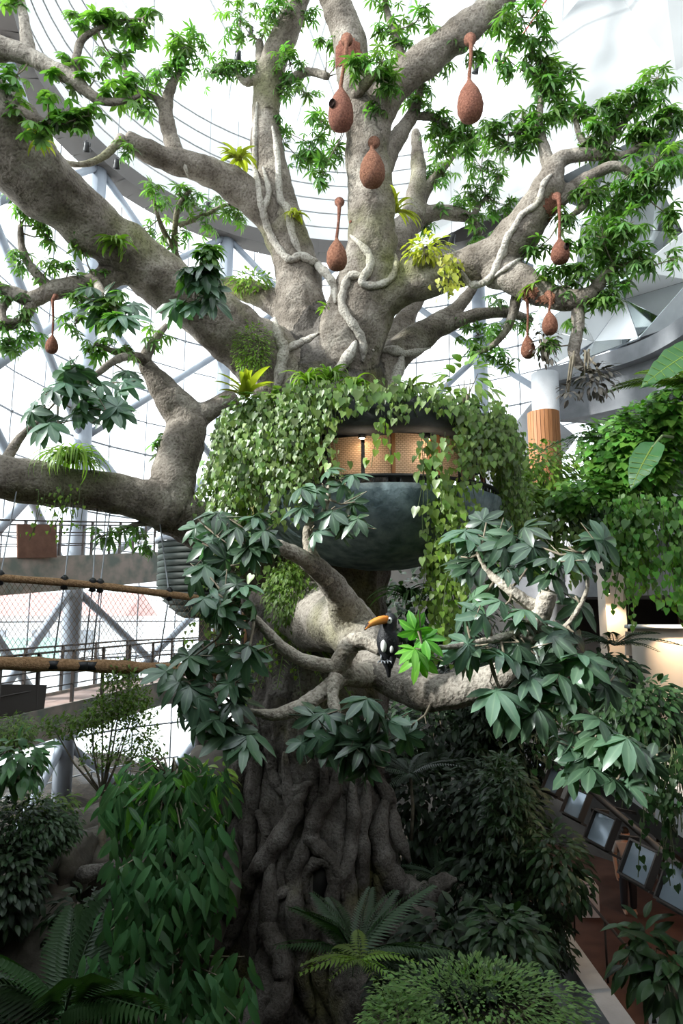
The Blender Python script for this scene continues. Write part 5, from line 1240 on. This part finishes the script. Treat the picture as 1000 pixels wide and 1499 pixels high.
# ---- plants living on the limbs
strap_clump('spider_plant', 'strap-leaved clump arching over the low horizontal limb at the left', hit(105, 690)[0]+Vector((0, -.03, .16)), 160, .8, .035, M['leaf_lime'], 'fern', 1.0, 1.35)
vine_curtain('limb_creeper', 'thin creeper trailing under the strap clump on the low left limb', [P(70, 715, 9.9), P(130, 720, 9.9)], (.3, .7), 14, .05, M['leaf_lime'], 0, .2, dens=10)
shrub('moss_fern', 'round patch of tiny ferns on the big limb fork above the pod', hit(371, 515)[0]+Vector((0, -.1, 0)), (.38, .2, .52), 1100, .075, M['leaf_lime'], OVAL_LO, 'fern', 0, .2, nst=3)
strap_clump('yellow_epiphyte', 'yellow-green epiphyte in the crook of the left rising limb', P(350, 232, 12.0), 34, .5, .09, M['leaf_yellow'], 'epiphyte', .8, .9)
strap_clump('yellow_epiphyte', 'yellow-green epiphyte hanging on the big left limb', P(170, 355, 9.9), 44, .42, .06, M['leaf_lime'], 'epiphyte', .6, 1.3)
strap_clump('yellow_epiphyte', 'yellow-tipped strap epiphyte right of the central limb', P(580, 310, 11.9), 24, .62, .07, M['leaf_yellow'], 'epiphyte', .7, 1.0, Vector((.5, 0, 0)))
strap_clump('yellow_epiphyte', 'small yellow epiphyte on the left of the vine-wrapped stem', P(433, 315, 12.3), 18, .38, .07, M['leaf_yellow'], 'epiphyte', .5, 1.0)
shrub('lime_fern', 'lime green fern on top of the right limb', P(625, 365, 11.3), (.40, .25, .25), 200, .14, M['leaf_yellow'], OVAL, 'fern', 30, .2)
vine_curtain('lime_creeper', 'lime creeper dangling from the right limb', [P(650, 378, 11.1), P(664, 380, 11.1)], (.5, .75), 9, .085, M['leaf_yellow'], 30, .1, dens=18)
shrub('limb_fern', 'ferny growth along the dark limb left of the trunk', P(372, 412, 13.4), (.55, .25, .22), 240, .13, M['leaf_lime'], OVAL, 'fern', 20, .2)
strap_clump('yellow_epiphyte', 'yellow epiphyte hiding in the leaves at the upper left limb', P(58, 205, 8.3), 16, .32, .06, M['leaf_yellow'], 'epiphyte', .5, 1.0)
strap_clump('bromeliad', 'brown-green bromeliad in the cleft of the trunk', P(482, 455, 12.0), 18, .34, .06, M['leaf_lime'], 'epiphyte', .9, .9)
strap_clump('stag_fern', 'pale hanging fern under the right limb beside the holed nest', P(790, 415, 10.6), 14, .5, .10, M['leaf_lime'], 'fern', .1, .9)
shrub('dry_spray', 'withered grey-brown leaf spray dangling before the grey terrace wall', P(870, 555, 10.3), (.35, .25, .30), 130, .14, M['leaf_dry'], OVAL, 'branch', 40, .2, base=P(858, 515, 10.4))
shrub('dry_spray', 'small withered leaf spray left of the larger one', P(832, 575, 10.3), (.16, .12, .16), 34, .13, M['leaf_dry'], OVAL, 'branch', 14, .2, base=P(840, 520, 10.4))
shrub('dry_spray', 'greyish dry leaf spray beside the lowest right nest', P(797, 500, 10.6), (.25, .2, .35), 90, .13, M['leaf_dry'], OVAL, 'branch', 20, .2)
shrub('trunk_fern', 'bright green feathery fern on the trunk under the pod', P(425, 868, 10.2), (.42, .35, .5), 1300, .09, M['leaf_fern'], OVAL_LO, 'fern', 0, .1, droop=1.0)
palm('hanging_fern', 'drooping brown-green fern below the bright one on the trunk', P(425, 925, 10.9), 9, .9, M['leaf_fern'], 'fern', 1.2, up=.2, a0=200, a1=340, pairs=18)
strap_clump('strap_plant', 'dark strap-leaved plant on the root behind the toucan', P(595, 875, 10.2), 46, .62, .045, M['leaf_dark'], 'plant', 1.0, 1.0)
# ---- the planted terrace on the right
def green_wall(label, px0, px1, py0, py1, Y, n, leaf, m, tpl=None, big=0, dep=.5, name='ivy_mass'):
    c = P((px0+px1)/2, (py0+py1)/2, Y); k = Y/1000
    return shrub(name, label, c, ((px1-px0)/2*k, dep, (py1-py0)/2*k), n, leaf, m, tpl, 'climbing plant', big, .15, face=.7, droop=.6)
green_wall('bright ivy mass tumbling over the top right terrace', 880, 1020, 580, 720, 11.6, 1500, .15, M['leaf_ivy'], HEART, 200, .7)
green_wall('ivy shoulder left of the bright mass under the grey terrace wall', 850, 930, 610, 720, 12.4, 700, .14, M['leaf_ivy'], HEART, 100, .6)
green_wall('ivy spilling at the right edge above the large leaf', 950, 1040, 545, 650, 10.9, 600, .14, M['leaf_ivy'], HEART, 80, .5)
green_wall('darker ivy mass low on the right terrace', 800, 1020, 690, 765, 12.2, 1500, .14, M['leaf_ivy'], HEART, 120, .7)
green_wall('leafy shrub beside the orange column sleeve', 735, 850, 645, 745, 13.4, 1300, .15, M['leaf_lime'], OVAL, 140, .8, 'terrace_shrub')
green_wall('dark shrub between the pod and the terrace', 725, 800, 700, 790, 13.0, 800, .15, M['leaf_vine'], OVAL, 60, .7, 'terrace_shrub')
palm('cordyline', 'spiky drooping leaf head left of the bright ivy', P(865, 640, 12.2), 12, .75, M['leaf_dark'], 'plant', .9, up=.5, pairs=10)
palm('fern_palm', 'feathery palm frond at the right edge above the arrow leaf', P(1010, 560, 10.6), 7, 1.0, M['leaf_vine'], 'palm', .5, up=.6, a0=150, a1=260)
BLADE = M['leaf_taro']
big_leaf('elephant_ear', 'huge upper arrow-shaped leaf at the right edge above the ivy', P(1022, 510, 9.7), P(938, 552, 9.6), .52, BLADE, Vector((.2, -.8, .7)), P(1030, 620, 10.2))
big_leaf('elephant_ear', 'large lower arrow-shaped leaf hanging amid the right-hand ivy', P(955, 655, 9.8), P(920, 708, 9.6), .42, BLADE, Vector((-.6, -.8, .3)), P(985, 640, 10.3))
for i, (x0, x1, y, Y, l0, l1, n, m, lab) in enumerate([(895, 948, 735, 11.6, .5, 1.75, 62, 'leaf_ivy', 'widest ivy drape hanging past the lit room'), (978, 1012, 745, 11.0, .5, 1.7, 32, 'leaf_ivy', 'ivy drape at the right picture edge over the balcony'), (760, 850, 745, 12.6, .3, 1.15, 60, 'leaf_vine', 'dark ivy drape left along the balcony edge'), (850, 885, 745, 12.2, .5, .95, 26, 'leaf_dark', 'short ivy drape in the middle of the balcony')]):
    vine_curtain('ivy_drape', lab, [P(x0, y, Y), P((x0+x1)/2, y, Y-.15), P(x1, y, Y-.3)], (l0, l1), n, .105, M[m], 70, .4, dens=13)
for i, (x0, x1, y, Y, l0, l1, n, lab) in enumerate([(915, 985, 1085, 8.6, .4, .9, 26, 'thin creeper hanging over the white parapet at the right'), (960, 1010, 1110, 8.2, .6, 1.3, 20, 'creeper at the right edge over the white parapet'), (790, 850, 1040, 9.5, .3, .7, 24, 'creeper over the far end of the white parapet')]):
    vine_curtain('parapet_creeper', lab, [P(x0, y, Y), P((x0+x1)/2, y, Y-.1), P(x1, y, Y-.2)], (l0, l1), n, .075, M['leaf_dark'], 20, .25, dens=11)
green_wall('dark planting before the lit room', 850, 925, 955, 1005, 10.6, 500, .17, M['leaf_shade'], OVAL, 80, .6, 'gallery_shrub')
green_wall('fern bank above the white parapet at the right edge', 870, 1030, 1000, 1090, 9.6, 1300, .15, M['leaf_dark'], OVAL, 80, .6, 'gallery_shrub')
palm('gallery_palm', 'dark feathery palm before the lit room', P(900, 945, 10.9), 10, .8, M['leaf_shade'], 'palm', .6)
# ---- the dark undergrowth right of the trunk
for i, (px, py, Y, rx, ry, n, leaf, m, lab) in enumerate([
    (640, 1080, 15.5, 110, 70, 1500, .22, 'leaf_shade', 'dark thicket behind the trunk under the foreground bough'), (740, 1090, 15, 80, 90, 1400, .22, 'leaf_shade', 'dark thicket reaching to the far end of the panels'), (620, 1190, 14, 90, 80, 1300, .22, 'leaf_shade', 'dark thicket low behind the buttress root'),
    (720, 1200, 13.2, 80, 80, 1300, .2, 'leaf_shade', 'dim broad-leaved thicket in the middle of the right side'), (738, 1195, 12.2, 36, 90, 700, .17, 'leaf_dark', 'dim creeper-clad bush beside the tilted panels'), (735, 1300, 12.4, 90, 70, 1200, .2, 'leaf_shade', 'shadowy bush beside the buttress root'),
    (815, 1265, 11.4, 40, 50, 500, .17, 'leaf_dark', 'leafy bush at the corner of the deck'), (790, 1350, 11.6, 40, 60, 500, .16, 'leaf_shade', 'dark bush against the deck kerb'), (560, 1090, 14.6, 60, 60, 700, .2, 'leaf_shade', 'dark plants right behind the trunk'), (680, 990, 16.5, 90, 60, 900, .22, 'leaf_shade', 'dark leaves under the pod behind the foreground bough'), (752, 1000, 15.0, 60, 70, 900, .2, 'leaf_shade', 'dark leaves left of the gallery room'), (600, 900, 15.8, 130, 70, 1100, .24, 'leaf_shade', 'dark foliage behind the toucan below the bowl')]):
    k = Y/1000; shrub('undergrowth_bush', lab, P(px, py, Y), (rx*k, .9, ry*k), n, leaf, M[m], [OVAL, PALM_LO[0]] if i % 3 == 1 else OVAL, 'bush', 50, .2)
palm('understory_palm', 'dim feather palm with a thin pale stem in the dark thicket', P(602, 1230, 12.8), 11, .95, M['leaf_shade'], 'palm', .6, trunk=1.1, tr=.03)
palm('understory_palm', 'dim palm low in the thicket above the buttress root', P(650, 1290, 12.2), 10, .85, M['leaf_shade'], 'palm', .6)
# ---- foreground planting along the bottom
shrub('clipped_hedge', 'bright small-leaved bush at the bottom right of centre', P(700, 1490, 6.6), (1.02, .6, .42), 4200, .062, M['leaf_box'], OVAL_LO, 'bush', 0, .55, face=.2, droop=.0)
shrub('clipped_hedge', 'lower bright small-leaved bush left of the larger one at the bottom', P(585, 1505, 6.5), (.36, .4, .22), 1100, .062, M['leaf_box'], OVAL_LO, 'bush', 0, .5, face=.2, droop=.0)
shrub('laurel_bush', 'dark blue-green laurel bush before the roots', P(665, 1395, 9.2), (.75, .6, .5), 700, .19, M['leaf_shade'], OVAL, 'bush', 90, .3)
shrub('laurel_bush', 'olive leafy bush right of the laurel, behind the bright bush', P(740, 1385, 8.8), (.5, .5, .45), 500, .17, M['leaf_dark'], OVAL, 'bush', 60, .3)
shrub('laurel_bush', 'low dark bush at the foot of the trunk', P(620, 1440, 8.8), (.6, .5, .35), 420, .18, M['leaf_shade'], OVAL, 'bush', 40, .3)
palm('sago_palm', 'dark palm with upright fronds at the foot of the trunk', P(520, 1400, 8.6), 15, .95, M['leaf_dark'], 'palm', .45, up=.95, pairs=26)
palm('sago_palm', 'small lime green palm head below the upright palm', P(528, 1405, 7.6), 9, .48, M['leaf_lime'], 'palm', .6, up=.5, pairs=12, lw=.07)
palm('fan_palm', 'large glossy palm at the bottom left corner', P(95, 1480, 6.2), 9, 1.05, M['leaf_dark'], 'palm', .4, up=1.0, pairs=24, w=.34, lw=.06)
palm('fan_palm', 'low yellowing palm at the far bottom left', P(20, 1500, 6.0), 7, .7, M['leaf_mango'], 'palm', .6, up=.5, pairs=18, w=.3, lw=.05)
shrub('deck_plant', 'green leafy plant on the deck at the bottom right', P(948, 1400, 8.8), (.32, .3, .42), 130, .24, M['leaf_dark'], OVAL, 'plant', 60, .2)
shrub('deck_plant', 'broad-leaved plant in the very bottom right corner', P(985, 1440, 8.2), (.3, .3, .35), 60, .34, M['leaf_dark'], OVAL, 'plant', 40, .2)
# the drooping compound-leaved tree at the left
MG = thing('drooping_tree', 'tree with long drooping glossy leaves at the lower left, before the rocks', 'tree', P(250, 1500, 6.9)+Vector((0, 0, -1.2)))
lm = [mesh_np('leaf', *blade(1, rr.uniform(.28, .33), rr.uniform(.15, .4), .16), M['leaf_mango']) for _ in range(3)]; lf = mesh_np('leaf', *blade(1, .32, .3, .16), M['leaf_fresh'])
q = MB(); mt = P(245, 1140, 7.0); b0 = P(262, 1540, 7.2)+Vector((0, 0, -1)); q.tube([b0, P(255, 1400, 7.2), P(250, 1250, 7.15), mt], [.06, .05, .04, .02], 8); q.build('trunk', M['twig'], MG)
f = Leaves(); tq_ = MB(); nb = 0
for (px, py, Y, rx, ry, n) in [(215, 1170, 6.9, 62, 50, 60), (285, 1180, 6.8, 62, 55, 70), (250, 1135, 7.1, 80, 20, 40), (180, 1180, 7, 28, 40, 24), (240, 1260, 6.6, 75, 60, 80), (290, 1270, 6.6, 40, 60, 50), (225, 1330, 6.5, 70, 55, 70), (200, 1400, 6.4, 65, 50, 64), (270, 1390, 6.5, 50, 60, 50), (330, 1440, 6.5, 40, 45, 40), (220, 1460, 6.3, 80, 40, 60), (310, 1330, 6.7, 25, 45, 20), (300, 1490, 6.4, 70, 35, 40)]:
    k = Y/1000
    for i in range(int(n*(1.3 if py < 1300 else .7))):
        d = rball(); c = P(px, py, Y)+Vector((d.x*rx*k, d.y*.45, d.z*ry*k)); a = R.uniform(-1, 1)
        if i % 5 == 0: tq_.tube([P(250, min(1400, py+10), 7.15), (c+P(250, py, 7.1))/2+Vector((0, 0, .12)), c], [.014, .01, .005], 4, cap=False)
        for j in range(2):
            M3 = frame(Vector((math.sin(a+(j-.5)*.9), -.35, -.9+R.uniform(-.1, .3))), Vector((.2*a, -.75, .65))+rv(.5)); s_ = .215*R.uniform(.75, 1.15); pp = c+rv(.07)
            if nb < 300: nb += 1; place('leaf', lf if (py < 1200 and R.random() < .2) else lm[i % 3], MG, M4(M3, s_, pp))
            else: f.put(blade(1, .3, .3, .16), M3*s_, pp)
tq_.build('twig', M['twig'], MG, kind='stuff'); f.build('foliage', M['leaf_mango'], MG)
shrub('lime_sapling', 'yellow-green spray of young leaves above the drooping tree', P(300, 1138, 9.0), (.38, .25, .18), 70, .19, M['leaf_lime'], OVAL, 'plant', 40, .2)
# feathery bamboo-like tree
bt = P(152, 1290, 9.5)
BM = thing('feathery_tree', 'slender feathery tree with thin stems before the lower walkway', 'tree', bt)
q = MB(); fk = P(150, 1165, 9.5); q.tube([bt, P(149, 1220, 9.5), fk], [.06, .05, .045], 8); q.build('trunk', M['twig'], BM)
f = Leaves(); q = MB()
for (px, py, rx, ry, n) in [(180, 1020, 38, 40, 700), (150, 1045, 30, 26, 380), (200, 1040, 30, 26, 380), (130, 1060, 26, 22, 260), (95, 1065, 30, 20, 240), (180, 1090, 40, 24, 220), (215, 1085, 24, 26, 160), (140, 1110, 26, 20, 120), (190, 1110, 40, 12, 120), (230, 1110, 20, 12, 60), (70, 1062, 14, 14, 60), (175, 985, 25, 22, 220)]:
    c = P(px, py, 9.4); q.tube([fk, fk.lerp(c, .5)+Vector((0, 0, -.05)), c+Vector((0, 0, ry*.006))], [.02, .012, .005], 5)
    for i in range(n):
        d = rball(); p = c+Vector((d.x*rx*.0095, d.y*.25, d.z*ry*.0095)); f.put(OVAL_LO, frame(rv()+Vector((0, 0, .2)), Vector((0, -.3, 1))+rv(.5))*.075, p)
q.build('branch', M['twig'], BM); f.build('foliage', M['leaf_fern'], BM)
# left-hand bushes and rocks
for (px, py, Y, rx, ry, n, leaf, m, lab) in [(20, 1072, 8.6, 28, 24, 900, .06, 'leaf_fern', 'small round bush at the left edge beside the dark board'), (30, 1112, 7.8, 32, 30, 130, .19, 'leaf_mango', 'broad-leaved bright bush at the left edge below the round one'), (25, 1215, 8.0, 80, 42, 1900, .09, 'leaf_dark', 'dark feathery bush at the lower left'), (70, 1215, 8.2, 40, 30, 800, .09, 'leaf_dark', 'dark feathery bush nearer the rocks at the lower left'), (10, 1300, 7.6, 50, 60, 900, .12, 'leaf_shade', 'shadowed bush at the left edge below the feathery one'), (120, 1340, 7.8, 50, 30, 200, .14, 'leaf_shade', 'low dark plants on the rocks'), (60, 1180, 8.4, 50, 14, 300, .1, 'leaf_fern', 'lighter green feathery tops over the dark bush at the left')]:
    k = Y/1000; shrub('left_bush', lab, P(px, py, Y), (rx*k, .4, ry*k), n, leaf, M[m], OVAL if leaf > .1 else OVAL_LO, 'bush', 40 if leaf > .1 else 0, .2)
def rock(label, px, py, Y, rx, ry, rz_, seed, name='rock'):
    c = P(px, py, Y); k = Y/1000; bm = bmesh.new(); bmesh.ops.create_icosphere(bm, subdivisions=4, radius=1)
    for v in bm.verts:
        p = v.co.copy(); n = noise.noise(p*1.1+Vector((seed, 0, 0)))*.35+.16*abs(noise.noise(p*3+Vector((0, seed, 0))))+.05*noise.noise(p*9)
        v.co = Vector((p.x*rx*k, p.y*rz_, p.z*ry*k))*(1+n)+c
    me_ = bpy.data.meshes.new(name); bm.to_mesh(me_); bm.free(); me_.materials.append(M['rock']); me_.shade_smooth(); o = bpy.data.objects.new(name, me_); C.objects.link(o); tag(o, label, 'rock', 'sculpted rocks at the left')
for i, r_ in enumerate([('long ridged boulder at the lower left beneath the dark bushes', 50, 1300, 8.8, 26, 55, .6), ('ridged boulder right of the long one', 85, 1300, 8.9, 24, 45, .6), ('pale slanting rock beside the feathery tree', 112, 1265, 9.2, 22, 40, .6), ('broad rock crest under the bright window at the left', 150, 1205, 11, 60, 26, .9), ('dark rock behind the feathery tree trunk', 140, 1250, 10, 55, 34, .7), ('low boulder under the walkway beside the drooping tree', 200, 1270, 10.5, 60, 50, .9), ('dark rock mass left of the trunk', 305, 1160, 12.4, 45, 55, .9), ('rock at the foot of the trunk, left side', 290, 1300, 10.8, 46, 90, .8), ('small reddish rock beside the trunk root', 338, 1290, 10.6, 14, 45, .4), ('shadowed boulder at the far left bottom', 60, 1400, 8.2, 70, 60, .8), ('lower boulder behind the glossy palm', 150, 1400, 8.4, 60, 50, .8)]): rock(*r_, seed=i*7.3)
lg = MB(); ls_ = spline([tuple(P(*r)) for r in [(30, 1395, 8), (60, 1330, 8.6), (100, 1295, 8.8), (130, 1278, 8.8), (175, 1268, 8.8)]], 5); lg.tube([Vector(v) for v in ls_], [.09*(1+.2*math.sin(i)) for i in range(len(ls_))], 10); lg.build('root_log', M['bark_low_shaded'], label='grey root log lying across the rocks at the left', cat='log')
lg = MB(); lg.tube([P(110, 1505, 6.6), P(185, 1470, 6.8), P(240, 1440, 7.0)], .02, 6); lg.build('fence_rail', M['twig'], label='thin bamboo rail at the bottom left', cat='rail')
